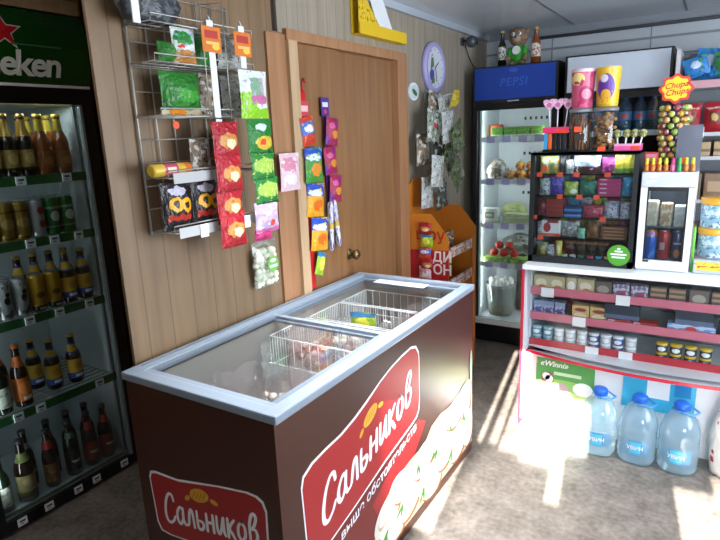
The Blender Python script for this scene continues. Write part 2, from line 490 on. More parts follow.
b = MB()
b.box(-.355, -.318, 0, .024, .02, 1.84, blackmetal); b.box(.303, .355, 0, .024, .02, 1.84, blackmetal)
b.box(-.318, .303, 0, .024, .02, .062, blackmetal); b.box(-.318, .303, 0, .024, 1.775, 1.84, blackmetal)
b.box(.292, .303, .003, .024, .062, 1.775, mat('door_gasket', '#7c8688', .4)); b.box(-.35, .35, -.004, .01, 1.842, 1.853, white)
dr = b.build('door', F)
MB().box(-.316, .291, .008, .014, .064, 1.773, glass).build('glass_pane', dr)
signg = mat('sign_green', '#0d4a12', .22)
prof = [(-.002, 1.857), (-.03, 1.93), (-.04, 2.0), (-.03, 2.07), (.004, 2.135), (.2, 2.135), (.2, 1.857)]
b = MB()
b.prismx(prof, -.352, .352, signg); b.prismx([(p[0] * 1.02 + .002, p[1]) for p in prof], .352, .358, black); b.prismx([(p[0] * 1.02 + .002, p[1]) for p in prof], -.358, -.352, black)
def bulge(z):
    P = prof[:5]
    for (y0, z0), (y1, z1) in zip(P, P[1:]):
        if z <= z1: return y0 + (y1 - y0) * (z - z0) / (z1 - z0) - .0025
    return P[-1][0] - .0025
b.text('Heineken', .128, mat('sign_white', '#e8efe9', .4), lambda u, v: (u * 1.09 + .217, bulge(1.884 + v) - .006, 1.884 + v), bold=.0035, align='RIGHT', spacing=.90)
def star(r, cx, cz, m, off):
    pl = []
    for k in range(10):
        a = PI / 2 + k * PI / 5; q = r if k % 2 == 0 else r * .40
        pl.append((cx + q * math.cos(a), cz + q * math.sin(a)))
    vs = [(cx, bulge(cz) - off - .002, cz)] + [(x, bulge(z) - off, z) for x, z in pl]
    b.add(vs, [(0, 1 + k, 1 + (k + 1) % 10) for k in range(10)], m)
star(.078, 0, 2.04, mat('sign_white', '#e8efe9', .4), 0); star(.064, 0, 2.04, mat('star_red', '#c8141c', .4), .002)
b.box(.02, .22, bulge(2.0) - .0005, bulge(2.0) + .0005, 1.993, 1.999, mat('sign_reflection', '#3d7a52', .4))  # pale line painted on as a reflection in the sign
for x, z in ((.328, 1.872), (.2, 2.11)): b.lathe([(.006, 0), (.004, .003)], chrome, 8, (x, bulge(z) - .002, z))
b.build('header_sign', F, fix=False)
railg = mat('rail_green', '#1e5a2a', .45)
for zi, (z, n) in enumerate(((1.484, (.007, .206)), (1.222, (.002, .106, .219)), (.898, (-.058, .074, .219)), (.50, (-.175, -.079, .207)), (.066, (-.259, -.141, -.002, .091, .244)))):
    b = MB()
    if zi < 4:
        for k in range(12): b.tube([(-.315, .06 + k * .042, z - .006), (.3, .06 + k * .042, z - .006)], .003, steel, 5)
        for x in (-.31, 0, .295): b.tube([(x, .05, z - .01), (x, .56, z - .01)], .004, steel, 5)
    else: b.box(-.316, .3, .05, .56, .063, .066, liner)
    sh = b.build('shelf', F)
    if zi < 4:
        MB().box(-.316, .3, .044, .05, z - .035, z + .003, railg).build('price_rail', sh)
    else:
        MB().box(-.316, .3, .04, .05, .064, .074, mat('rail_grey_green', '#5d6f60', .5)).build('price_rail', sh)
    for x in n:
        zz = z - .016 if zi < 4 else .03
        MB().box(x - .02, x + .02, .036 if zi < 4 else -.004, .043 if zi < 4 else 0, zz - .018 if zi < 4 else .024, zz + .018 if zi < 4 else .058, card).build('price_tag', sh)

# bottle and can makers; each returns an Empty at its base
def bottle_parts(t, body_m, label_m, neck_m, cap_m, r=.031, h=.24, lab=(.03, .11), neck=(.15, .185), label_off=.0008, cap=True):
    b = MB(); b.lathe([(r * .8, 0), (r, .006), (r, h * .52), (r * .9, h * .60), (r * .5, h * .73), (r * .42, h * .9), (r * .46, h * .93), (r * .44, h * .955), (r * .2, h * .957)], body_m, 18); b.build('glass_body', t)
    b = MB(); b.lathe([(r + label_off, lab[0]), (r + label_off, lab[1])], label_m, 18, caps=False); b.build('label', t, fix=False)
    if neck_m:
        def nr(z): 
            q = z / h
            return (r * .9 + (r * .5 - r * .9) * (q - .60) / .13 if q < .73 else r * .5 + (r * .42 - r * .5) * (q - .73) / .17) + .001
        b = MB(); b.lathe([(nr(neck[0]), neck[0]), (nr((neck[0] + neck[1]) / 2), (neck[0] + neck[1]) / 2), (nr(neck[1]), neck[1])], neck_m, 16, caps=False); b.build('neck_label', t, fix=False)
    if cap:
        b = MB(); b.lathe([(r * .5, h * .945), (r * .52, h * .96), (r * .46, h), (0, h)], cap_m, 14); b.build('cap', t)
    return t
dark = mat('dark_glass', '#0c0806', .12, spec=.8); brownglass = mat('brown_glass', '#1c0d05', .12, spec=.8); greenglass = mat('green_glass', '#0c1a0a', .12, spec=.8)
amber = mat('amber_drink', '#7a3d12', .1, spec=.8); gold = mat('gold_foil', '#a8863e', .3, .6); silver = mat('silver_foil', '#aab0b4', .3, .7); yelfoil = mat('yellow_foil', '#b9a233', .35, .3)
def mk_goldneck(): return bottle_parts(thing('beer_bottle', 'x', 'bottle'), dark, pm('gold_label', '#a08346', [('b', .0, .1, '#2a2010'), ('e', .5, .55, .3, .3, '#c8ae6a')], .35, .4), mat('gold_foil', '#a8863e', .3, .6), gold, .033, .255, (.03, .11), (.165, .24))
def mk_amber(): return bottle_parts(thing('brandy_bottle', 'x', 'bottle'), amber, pm('amber_label', '#7d4620', [('e', .6, .4, .3, .25, '#a86a2a')], .3), yelfoil, yelfoil, .037, .255, (.03, .1), (.185, .24))
def mk_wheat(): return bottle_parts(thing('beer_bottle', 'x', 'bottle'), brownglass, pm('wheat_label', '#c9a02c', [('b', 0, .3, '#24408c'), ('r', .25, .8, .08, .22, '#dfe4ee'), ('e', .5, .65, .25, .2, '#b5802a')], .45), pm('wheat_neck', '#c9a02c', [('b', 0, .15, '#24408c'), ('b', .8, 1, '#24408c')], .45), mat('cap_gold', '#b59a48', .3, .5), .034, .24, (.025, .12), (.15, .20))
def mk_orange(): return bottle_parts(thing('beer_bottle', 'x', 'bottle'), brownglass, pm('orange_label', '#b5591f', [('e', .5, .55, .35, .3, '#cf7a34'), ('r', .3, .8, .05, .2, '#d8cdbb')], .45), pm('orange_neck', '#b5591f', [('n', 4, .55, '#8a4318')], .45), mat('cap_orange', '#a8602a', .4), .035, .28, (.03, .135), (.185, .23))
def mk_white(): return bottle_parts(thing('beer_bottle', 'x', 'bottle'), greenglass, pm('whitish_label', '#a9aea0', [('n', 4, .58, '#788070')], .5), None, mat('cap_dark', '#2a2a28', .4), .035, .26, (.03, .12))
def mk_cream(): return bottle_parts(thing('beer_bottle', 'x', 'bottle'), brownglass, pm('cream_label', '#8d8256', [('e', .5, .7, .35, .2, '#a99d6c'), ('b', 0, .2, '#4d4a22')], .5), pm('palegreen_neck', '#66723e', [], .5), mat('cap_dark', '#2a2a28', .4), .04, .29, (.03, .13), (.19, .23))
def mk_brownlab(): return bottle_parts(thing('beer_bottle', 'x', 'bottle'), brownglass, pm('brown_label', '#6a4320', [('n', 5, .55, '#8d6636')], .5), mat('neck_red', '#8f1e14', .5), mat('cap_dark', '#2a2a28', .4), .032, .28, (.03, .12), (.19, .23))
scr = [('r', .2, .8, .45, .52, '#c8c0b4'), ('r', .3, .7, .38, .44, '#b0a89c')]
def mk_darklab(): return bottle_parts(thing('beer_bottle', 'x', 'bottle'), greenglass, pm('dark_label', '#1d241c', scr, .5), pm('silver_neck', '#5a6a60', [], .5), mat('cap_dark', '#2a2a28', .4), .034, .28, (.03, .13), (.19, .22))
def mk_redlab(): return bottle_parts(thing('beer_bottle', 'x', 'bottle'), brownglass, pm('red_label', '#7c2415', scr, .5), mat('neck_red', '#8f1e14', .5), mat('cap_dark', '#2a2a28', .4), .034, .28, (.03, .13), (.19, .23))
def can(t, m, r=.033, h=.165):
    b = MB(); b.lathe([(r * .8, 0), (r, .008), (r, h - .014), (r * .84, h - .002)], m, 20); b.build('can_body', t)
    b = MB(); b.lathe([(r * .86, h - .003), (r * .86, h), (r * .8, h), (r * .78, h - .003), (0, h - .003)], silver, 20); b.disc(0, 0, .001, .001, 0, .0001, silver, 6)
    b.box(-.007, .007, -.012, .008, h - .003, h - .001, silver); b.build('can_lid', t)
    return t
def mk_can(kind):
    ms = {'gold': pm('can_gold', '#9a7c34', [('b', .72, .78, '#6a4a20'), ('e', .5, .45, .4, .14, '#c2a660'), ('b', .05, .1, '#5c4018')], .25, .6),
          'white': pm('can_white', '#a7adb2', [('e', .6, .7, .25, .1, '#a82a2a'), ('e', .62, .35, .25, .1, '#a83a2a')], .25, .5),
          'green': pm('can_green', '#1c6a2c', [('b', .7, .76, '#8aa890'), ('e', .5, .5, .3, .14, '#cfd8cc'), ('b', .2, .24, '#8aa890')], .25, .4),
          'silver': pm('can_silver', '#a9aeb0', [('e', .55, .5, .2, .1, '#2c2c30'), ('e', .62, .66, .16, .06, '#2c2c30'), ('n', 3, .66, '#50545a'), ('r', .25, .8, .08, .16, '#4c5056')], .25, .6),
          'yellow': pm('can_yellow', '#b98f22', [('b', 0, .16, '#1c1a14'), ('r', .3, .75, .05, .11, '#c8c8c0'), ('e', .5, .45, .3, .08, '#6a4a12')], .28, .5)}
    return lambda: can(thing('beer_can', 'x', 'can'), ms[kind])
def fr(lx, depth): return (FX - depth, FC + lx)        # place in the beer fridge: lx along the shelf, depth behind the door plane
def stock(kind, mk, row, z, name, where, group):
    for i, (y, d) in enumerate(row):
        place(kind, mk, (FX - d, y, z + .001), f'{ORD[i]} {name} from the freezer side, {where}', group, Q)
Z1, Z2, Z3, Z4, Z5 = 1.4835, 1.2205, .8975, .4995, .066
D1, D2 = .1, .185
stock('goldneck', mk_goldneck, [(1.324, D1), (1.254, D1), (1.184, D1)], Z1, 'gold-necked dark beer bottle', 'front row, top beer fridge shelf', 'gold-necked bottles on the top shelf')
stock('goldneck', mk_goldneck, [(1.36, D2), (1.285, D2), (1.21, D2), (1.135, D2)], Z1, 'gold-necked dark beer bottle', 'second row, top beer fridge shelf', 'gold-necked bottles on the top shelf')
stock('amber', mk_amber, [(1.478, D1), (1.395, D1)], Z1, 'amber yellow-necked brandy bottle', 'front row, top beer fridge shelf', 'amber bottles on the top shelf')
stock('amber', mk_amber, [(1.485, D2 + .01), (1.44, D2 + .09)], Z1, 'amber yellow-necked brandy bottle', 'second row, top beer fridge shelf', 'amber bottles on the top shelf')
for kind, ys, nm in (('green', (1.457, 1.389), 'green beer can'), ('white', (1.321,), 'silver-white red-spotted can'), ('gold', (1.253, 1.187, 1.12), 'gold beer can')):
    for d, w in ((D1, 'front'), (D2, 'back')):
        stock('can_' + kind, mk_can(kind), [(y, d) for y in ys], Z2, nm, f'{w} row, second beer fridge shelf', 'cans on the second shelf')
stock('wheat', mk_wheat, [(1.49, D1), (1.412, D1)], Z3, 'yellow-blue label bottle', 'front row, middle beer fridge shelf', 'yellow and blue label beer bottles')
stock('wheat', mk_wheat, [(1.462, D2 + .0), (1.39, D2), (1.318, D2), (1.246, D2)], Z3, 'yellow-blue label bottle', 'second row, middle beer fridge shelf', 'yellow and blue label beer bottles')
stock('can_yellow', mk_can('yellow'), [(1.34, D1), (1.267, D1)], Z3, 'yellow beer can', 'front row, middle beer fridge shelf', 'cans on the middle shelf')
stock('can_silver', mk_can('silver'), [(1.194, D1), (1.124, D1), (1.054, D1)], Z3, 'silver dark-print can', 'front row, middle beer fridge shelf', 'cans on the middle shelf')
stock('can_silver', mk_can('silver'), [(1.172, D2), (1.10, D2), (1.03, D2)], Z3, 'silver dark-print can', 'second row, middle beer fridge shelf', 'cans on the middle shelf')
stock('wheat', mk_wheat, [(1.395, .13), (1.302, .15), (1.262, .235)], Z4, 'yellow-blue label bottle', 'fourth beer fridge shelf', 'yellow and blue label beer bottles')
place('orangeb', mk_orange, (FX - .1, 1.131, Z4 + .001), 'dark beer bottle with an orange label on the fourth fridge shelf', None, Q)
place('whiteb', mk_white, (FX - .1, 1.045, Z4 + .001), 'dark beer bottle with a whitish label on the fourth fridge shelf', None, Q)
place('orangeb', mk_orange, (FX - .19, 1.09, Z4 + .001), 'orange-label beer bottle behind the others on the fourth fridge shelf', None, Q)
G = 'beer bottles on the fridge floor'
for kind, mk, y, nm in (('redlab', mk_redlab, 1.475, 'red-label beer bottle at the freezer end of the fridge floor'), ('redlab', mk_redlab, 1.39, 'red-label beer bottle second from the freezer end of the fridge floor'),
                        ('darklab', mk_darklab, 1.295, 'dark-label beer bottle on the fridge floor'), ('brownlab', mk_brownlab, 1.19, 'brown-label red-necked beer bottle on the fridge floor'),
                        ('cream', mk_cream, 1.075, 'wide cream-label beer bottle on the fridge floor'), ('whiteb', mk_white, .975, 'whitish-label beer bottle at the hinge end of the fridge floor')):
    place(kind, mk, (FX - D1, y, Z5 + .001), nm, G, Q)
for i, (kind, mk, y) in enumerate((('redlab', mk_redlab, 1.44), ('darklab', mk_darklab, 1.345), ('redlab', mk_redlab, 1.245), ('darklab', mk_darklab, 1.135))):
    place(kind, mk, (FX - D2 - .01, y, Z5 + .001), f'{ORD[i]} dark beer bottle from the freezer side, second row, beer fridge floor', G, Q)

# ================================================================== WIRE SNACK RACK on the pine wall
R = thing('wire_wall_rack', 'grey wire grid rack with five shelves on the pine wall', 'rack', (WX, 1.21, 0), Q)
b = MB(); W = .44; yb = -.012
for k in range(7):
    x = k * W / 6; b.tube([(x, yb, 1.30), (x, yb, 2.07)], .0028 if k % 6 else .004, steel, 5)
for k in range(11):
    z = 1.31 + k * .075; b.tube([(0, yb - .004, z), (W, yb - .004, z)], .0022, steel, 5)
b.build('grid_panel', R)
SHZ = (1.957, 1.843, 1.682, 1.489, 1.311); DEP = .13
for i, z in enumerate(SHZ):
    b = MB()
    for k in range(13):
        x = k * W / 12; b.tube([(x, yb - .007, z), (x, -DEP, z)], .0018, steel, 5)
    for y in (yb - .007, -.07, -DEP): b.tube([(0, y, z - .002), (W, y, z - .002)], .0026, steel, 5)
    b.tube([(0, yb, z), (0, -DEP, z), (0, -DEP, z + .022), (W, -DEP, z + .022), (W, -DEP, z), (W, yb, z)], .0024, steel, 5)
    sh = b.build('shelf', R)
    if i >= 3:
        b = MB(); b.box(.015, (.26 if i == 3 else .40), -DEP - .006, -DEP - .003, z - .02, z + .014, thin('clear_rail', '#eef0f2', .3, .1, .85, '#f6f7f8')); b.build('price_rail', sh)
        for x in ((.19,) if i == 3 else (.1, .2, .31)):
            MB().box(x, x + .035, -DEP - .009, -DEP - .0065, z - .03, z + .014, greycard).build('price_card', sh)
    elif i == 2:
        MB().lathe([(.012, 0), (.012, .002)], orangetag, 12, (0.02, 0, 0)).build('price_dot', sh, (0.03, -DEP - .002, z - .03)).rotation_euler = (Q, 0, 0)
for x in (.20, .30):
    b = MB(); b.tube([(x, -DEP - .003, 1.67), (x, -DEP - .003, 2.05), (x, -.02, 2.06)], .002, steel, 5); b.build('hanging_hook', R)
RY, RX = 1.21, WX + DEP
def rk(y, d=.075): return (WX + d, y)
Zs = [z + .004 for z in SHZ]
# dark bag on the top shelf
def lumpy(name, label, cat, m, rx, ry, h, loc, rz=0, seed=0, group=None, tie=True):
    t = MB(); n = 16; R_ = random.Random(seed); vs = []; fs = []; H = 8
    for j in range(H + 1):
        q = j / H; k = (.75 + .6 * q - 1.25 * q ** 3) if q < .95 else .12
        for i in range(n):
            a = 2 * PI * i / n; u = 1 + R_.uniform(-.12, .12)
            vs.append((rx * k * u * math.cos(a), ry * k * u * math.sin(a), h * q + (R_.uniform(-.04, .04) * h if 0 < j < H else 0)))
    for j in range(H):
        for i in range(n):
            fs.append((j * n + i, j * n + (i + 1) % n, (j + 1) * n + (i + 1) % n, (j + 1) * n + i))
    fs.append(list(range(n))[::-1]); fs.append([H * n + i for i in range(n)])
    t.add(vs, fs, m, True)
    o = t.build(name, None, loc, rz); tag(o, label, cat, group); return o
bagdark = pm('dark_plastic_bag', '#3a3e44', [('n', 5, .55, '#5b6168')], .3, crinkle=.6)
o = lumpy('plastic_bag', 'dark grey plastic bag bunched on the top shelf of the wire rack', 'bag', bagdark, .12, .05, .15, (WX + .075, 1.255, Zs[0]), Q, 3)
MB().box(-.11, -.085, -.062, -.058, -.02, .075, greycard).build('price_card', o)

bagpm = {}
def BAG(key, base, shapes, rough=.3, crinkle=.5): return pm('packet_' + key, base, shapes, rough, crinkle=crinkle)
PK = {
 'greenwhite': BAG('greenwhite', '#d9dedc', [('b', 0, .35, '#b97a3a'), ('e', .4, .7, .35, .2, '#2f8a3a'), ('n', 5, .62, '#8fb6c8'), ('e', .25, .45, .1, .06, '#e2452e')]),
 'green': BAG('green', '#2c7d2a', [('n', 3, .58, '#1c5e20'), ('e', .6, .45, .3, .15, '#3f9a35'), ('b', 0, .12, '#c8b898'), ('e', .35, .06, .2, .08, '#e08a2a')]),
 'plaingreen': BAG('plaingreen', '#2f7f2e', [('n', 4, .6, '#1d5a20')]),
 'corn': BAG('corn', '#1d1418', [('e', .35, .55, .2, .16, '#e8a81c'), ('e', .68, .52, .2, .16, '#e8a81c'), ('e', .36, .55, .1, .08, '#3a2012'), ('e', .69, .52, .1, .08, '#3a2012'), ('e', .5, .82, .28, .1, '#c9c4d6'), ('r', .15, .85, .2, .32, '#b9301c'), ('b', 0, .1, '#120c10')]),
 'red': BAG('red', '#a91424', [('e', .55, .5, .36, .22, '#c98a3c'), ('e', .6, .42, .2, .14, '#e8d8b0'), ('n', 4, .64, '#d6434c'), ('b', 0, .05, '#7d0c18')]),
 'lime': BAG('lime', '#dfe6e4', [('b', 0, .22, '#86c41f'), ('e', .2, .25, .3, .3, '#93cf28'), ('r', .3, .8, .3, .85, '#7fa88a'), ('e', .6, .4, .32, .1, '#c46a9a'), ('n', 5, .63, '#c9a6c0')]),
 'nutgreen': BAG('nutgreen', '#1f7a2c', [('e', .6, .32, .38, .2, '#d9b83c'), ('e', .5, .34, .12, .1, '#e0452a'), ('e', .5, .78, .24, .1, '#d8e0e6'), ('b', 0, .05, '#0f4d1c')]),
 'peagreen': BAG('peagreen', '#238030', [('e', .5, .55, .42, .28, '#9fc24a'), ('n', 6, .6, '#d3dc8a'), ('b', 0, .08, '#0f4d1c')]),
 'lilac': BAG('lilac', '#b9a2c6', [('n', 4, .55, '#e2d4e6'), ('e', .65, .3, .14, .1, '#e0452a'), ('b', 0, .12, '#c25a94')]),
 'magenta': BAG('magenta', '#b82a66', [('n', 4, .6, '#7d1c58')]),
 'marsh': BAG('marsh', '#d8ddc0', [('n', 7, .52, '#eef0dc'), ('e', .6, .58, .3, .2, '#6fa84e'), ('e', .6, .48, .2, .06, '#88a8c8'), ('r', .4, .8, .55, .65, '#d8e8d0')]),
 'pink': BAG('pink', '#e2c2cc', [('e', .45, .7, .4, .2, '#d88aa2'), ('e', .45, .3, .3, .14, '#ece4e8'), ('n', 5, .6, '#f0dce2')]),
 'fruitblue': BAG('fruitblue', '#e0a020', [('b', .62, 1, '#2a4fb0'), ('e', .45, .72, .4, .1, '#d8e2f0'), ('e', .55, .35, .3, .18, '#d86a1c'), ('n', 5, .64, '#f0c848')]),
 'fruitgreen': BAG('fruitgreen', '#3f8a36', [('b', .66, 1, '#2a4fb0'), ('e', .45, .74, .4, .1, '#d8e2f0'), ('e', .55, .38, .3, .2, '#e08a2a'), ('n', 5, .62, '#7ab44a')]),
 'fruitsmall': BAG('fruitsmall', '#c7402c', [('b', .4, .85, '#3a6ac0'), ('e', .5, .6, .35, .14, '#e8e4ee'), ('n', 5, .62, '#e08a3c')]),
 'purplered': BAG('purplered', '#a0244a', [('n', 3, .55, '#6d2a86'), ('e', .6, .4, .25, .15, '#d0892e'), ('e', .35, .7, .2, .12, '#cf5a94')]),
 'limesm': BAG('limesm', '#9ac02e', [('e', .5, .5, .3, .3, '#e6e24a'), ('b', .8, 1, '#2a78b0')]),
 'clear': BAG('clear', '#bdbfbb', [('n', 4, .52, '#d6d8d6'), ('n', 6, .62, '#6b5a48'), ('n', 9, .66, '#3d5a34')], .2),
 'clearbrown': BAG('clearbrown', '#8c7a66', [('n', 4, .54, '#c9c6c0'), ('n', 7, .6, '#5a3c26')], .2),
 'cleargreen': BAG('cleargreen', '#8b9484', [('n', 4, .54, '#c6cac4'), ('n', 6, .58, '#3c5230'), ('e', .5, .5, .14, .1, '#b83a48')], .2),
 'cleardark': BAG('cleardark', '#3e4038', [('n', 4, .56, '#a4a8a4'), ('n', 6, .6, '#20261c')], .2),
 'leafy': BAG('leafy', '#5d6a3c', [('n', 4, .55, '#2f3a22'), ('n', 7, .62, '#a9ae86')], .25),
}
def packet(kind, w, h, d, loc, label, group=None, rz=Q, ry=None, name='snack_packet', cat='packet', seed=0, top=None, key=None):
    """one bag of one kind and size; later ones are copies"""
    k = ('pk', key or kind, w, h, d, top)
    def mk():
        o = MB().bag(w, h, d, PK[kind], seed=seed + len(PROTO), top=top).build(name); return tag(o, label, cat, group)
    return place(k, mk, loc, label, group, rz, ry)
y0 = 1.21
packet('plaingreen', .075, .06, .05, (*rk(1.285, .1), Zs[1]), 'small green packet at the wall end of the second rack shelf')
packet('greenwhite', .10, .108, .05, (*rk(1.35, .105), Zs[1]), 'white, green and orange snack bag on the second rack shelf')
packet('plaingreen', .11, .11, .05, (*rk(1.48, .06), Zs[1]), 'green snack bag behind the orange cards on the rack')
packet('clear', .12, .11, .05, (*rk(1.60, .06), Zs[1]), 'clear bag of goods high on the rack beside the door casing', name='clear_bag', cat='bag')
packet('green', .17, .135, .06, (*rk(1.335, .085), Zs[2]), 'large green snack bag on the third rack shelf')
packet('clearbrown', .12, .14, .05, (*rk(1.475, .06), Zs[2]), 'clear brownish bag behind the white strip on the third rack shelf', name='clear_bag', cat='bag')
packet('clear', .12, .14, .05, (*rk(1.60, .06), Zs[2]), 'clear bag behind the lime packet on the third rack shelf', name='clear_bag', cat='bag')
packet('clearbrown', .09, .115, .04, (*rk(1.385, .09), Zs[3]), 'silver and brown bag standing on the fourth rack shelf', name='clear_bag', cat='bag')
packet('clearbrown', .12, .14, .04, (*rk(1.55, .06), Zs[3]), 'clear brown bag behind the red strip on the fourth rack shelf', name='clear_bag', cat='bag', key='cb2')
tb = MB(); tb.M = Matrix.Translation((0, 0, .021)) @ Matrix.Rotation(Q, 4, 'Y'); tb.lathe([(.016, -.078), (.021, -.072), (.021, .072), (.016, .078)], pm('tube_wrap', '#d9b53a', [('r', .28, .62, 0, 1, '#c9506a'), ('r', .34, .56, .3, .7, '#e8dcc0'), ('r', .8, 1, 0, 1, '#d8742e')], .35), 14)
o = tb.build('biscuit_tube', None, (WX + .1, 1.245, Zs[3]), Q); tag(o, 'yellow and pink biscuit roll lying on the fourth rack shelf', 'biscuit roll')
G = 'black corn snack bags on the lowest rack shelf'
for i, (y, dd) in enumerate(((1.26, .095), (1.385, .095), (1.52, .07))):
    packet('corn', .128, .158, .05, (*rk(y, dd), Zs[4]), ('black and yellow corn snack bag at the outer end of the lowest rack shelf', 'black and yellow corn snack bag second from the outer end of the rack', 'black and yellow corn snack bag partly hidden behind the red packets')[i], G)

# white strips with orange header cards, and what hangs on them
ocard = pm('orange_header', '#d9762a', [('r', .15, .85, .55, .85, '#b33a36'), ('r', .2, .9, .3, .42, '#e6c070'), ('e', .7, .22, .2, .12, '#e8c24a')], .4)
for i, (y, z0) in enumerate(((1.437, 1.675), (1.585, 1.845))):
    t = thing('hanging_strip', ('long white plastic strip with an orange card hanging at the rack front', 'short white plastic strip with an orange card near the door casing')[i], 'display strip', (WX + DEP + .012, y, 0), Q)
    MB().box(-.014, .014, -.001, .001, z0, 1.985, white).build('strip', t); MB().tube([(0, 0, 1.985), (0, .004, 2.0), (0, .008, 1.985)], .004, white, 6).build('hook', t)
    MB().box(-.042, .042, -.0035, -.0015, 1.885, 1.965, ocard).build('header_card', t)
SX = WX + DEP + .02
o = MB().box(-.014, .014, -.001, .001, 1.225, 1.67, white).build('hanging_strip', None, (SX - .004, 1.435, 0), Q); tag(o, 'white strip behind the chain of red packets', 'display strip')
G = 'red packets hanging in a chain'
for i, (z, h, y) in enumerate(((1.535, .135, 1.44), (1.425, .125, 1.435), (1.315, .125, 1.432), (1.23, .1, 1.43))):
    packet('red', .125, .125, .03, (SX + .014 + .008 * (i % 2), y, z), f'red snack packet, {ORD[i]} from the top of the hanging chain', G, name='hanging_packet', seed=i)
packet('lime', .145, .165, .035, (SX + .014, 1.60, 1.672), 'white, pink and lime packet hanging under the second orange card', name='hanging_packet')
packet('nutgreen', .135, .125, .03, (SX + .014, 1.615, 1.545), 'green packet with yellow nuts below the lime packet', name='hanging_packet')
for i, z in enumerate((1.448, 1.358)):
    packet('peagreen', .13, .098, .028, (SX + .014, 1.62 + .012 * i, z), ('green packet with pale peas, upper one of the two', 'green packet with pale peas, lower one of the two')[i], 'pea packets hanging', name='hanging_packet')
packet('lilac', .135, .115, .03, (SX + .012, 1.622, 1.252), 'lilac and white packet at the foot of the green packets', name='hanging_packet')
packet('magenta', .10, .04, .02, (SX + .006, 1.60, 1.222), 'flat magenta packet peeping out below the lilac one', name='hanging_packet')
t = thing('hanging_marshmallow_bag', 'bag of white marshmallows with a green round label on the pine wall', 'bag', (WX + .032, 1.735, .99), Q)
b = MB(); R_ = random.Random(2)
for j in range(6):
    for i in range(5): b.ball((-.052 + i * .026 + R_.uniform(-.004, .004), R_.uniform(-.008, .004), .022 + j * .026 + R_.uniform(-.004, .004)), .0165, mat('marshmallow', '#e4e6d2', .7), 8, (1, .9, 1), .08, i * 7 + j)
o = b.build('marshmallows', t, fix=False); o['kind'] = 'stuff'
MB().bag(.15, .2, .055, thin('marsh_film', '#f6f8f4', .25, .12, .12), seed=4).build('bag_film', t, fix=False)
b = MB(); b.disc(.012, .10, .034, .034, -.0345, -.0335, mat('marsh_label', '#6fa84e', .4), 20); b.box(-.012, .036, -.0352, -.0345, .085, .097, mat('marsh_band', '#b9cfdc', .4)); b.disc(.012, .115, .018, .008, -.0352, -.0345, mat('marsh_pale', '#d8e8d0', .4), 12); b.build('round_label', t)
packet('pink', .135, .16, .03, (WX + .04, 1.93, 1.375), 'small pink packet pinned to the orange door casing', name='hanging_packet')

# ---- two strips on the door
dx = WX + .012
t = thing('hanging_strip', 'red display strip with hook on the door beside the light casing', 'display strip', (dx, 2.085, 0), Q)
MB().box(-.02, .02, -.002, 0, .89, 1.80, rednote).build('strip', t)
b = MB(); b.tube([(.0, -.004, 1.79), (-.004, -.004, 1.83), (.01, -.004, 1.85), (.022, -.004, 1.835)], .005, rednote, 6); b.build('hook', t)
MB().box(-.035, .035, -.006, -.003, 1.69, 1.755, pm('strip_header', '#c9474c', [('r', .1, .9, .3, .7, '#e6b8bc')], .4)).build('header_card', t)
px_ = dx + .02
for i, (k, w, h, z, dy, lab) in enumerate((('fruitsmall', .10, .125, 1.562, .01, 'blue and red sweet packet at the top of the red strip'),
        ('fruitgreen', .135, .155, 1.395, .015, 'blue and green sweet packet on the red strip'),
        ('fruitblue', .135, .155, 1.235, .02, 'yellow and blue sweet packet, upper one on the red strip'),
        ('fruitblue', .135, .155, 1.075, .022, 'yellow and blue sweet packet, lower one on the red strip'),
        ('limesm', .07, .11, .955, .02, 'small lime and yellow packet near the foot of the red strip'))):
    packet(k, w, h, .03, (px_ + .012 * (i % 2), 2.085 + dy, z), lab, 'sweets on the red door strip', name='hanging_packet', ry=(-.15, 0, .1, .12, .35)[i])
t = thing('hanging_strip', 'narrow strip with a purple header card in the middle of the door', 'display strip', (dx, 2.25, 0), Q)
MB().box(-.014, .014, -.002, 0, 1.28, 1.77, mat('strip_purple', '#5a2a6a', .4)).build('strip', t)
MB().box(-.032, .032, -.006, -.003, 1.69, 1.775, pm('purple_header', '#43307c', [('r', .15, .85, .5, .75, '#d6d2e4'), ('e', .5, .25, .2, .12, '#c23a52')], .4)).build('header_card', t)
for i, (z, dy) in enumerate(((1.555, .02), (1.42, .01), (1.285, .03))):
    packet('purplered', .105, .13, .032, (px_ - .002, 2.25 + dy, z), f'red and purple sweet packet, {ORD[i]} from the top of the purple strip', 'sweets on the purple door strip', name='hanging_packet', ry=(.15, -.08, .1)[i])
stick = pm('stick_wrap', '#d8d6e0', [('n', 5, .52, '#6d4a9a'), ('n', 8, .6, '#6fa04a'), ('b', .45, .55, '#c8a23c')], .35)
for i, (y, a) in enumerate(((2.23, .03), (2.30, -.14))):
    def mk():
        b = MB(); b.lathe([(.003, 0), (.012, .012), (.014, .03), (.014, .22), (.012, .238), (.003, .25)], stick, 12, sq=.1); o = b.build('hanging_candy_stick'); return tag(o, 'x', 'candy stick')
    place('cstick', mk, (px_ - .006, y, 1.045 if i == 0 else 1.055), ('white and purple candy stick hanging straight on the door', 'white and purple candy stick hanging aslant on the door')[i], 'candy sticks on the door', Q, ry=a)

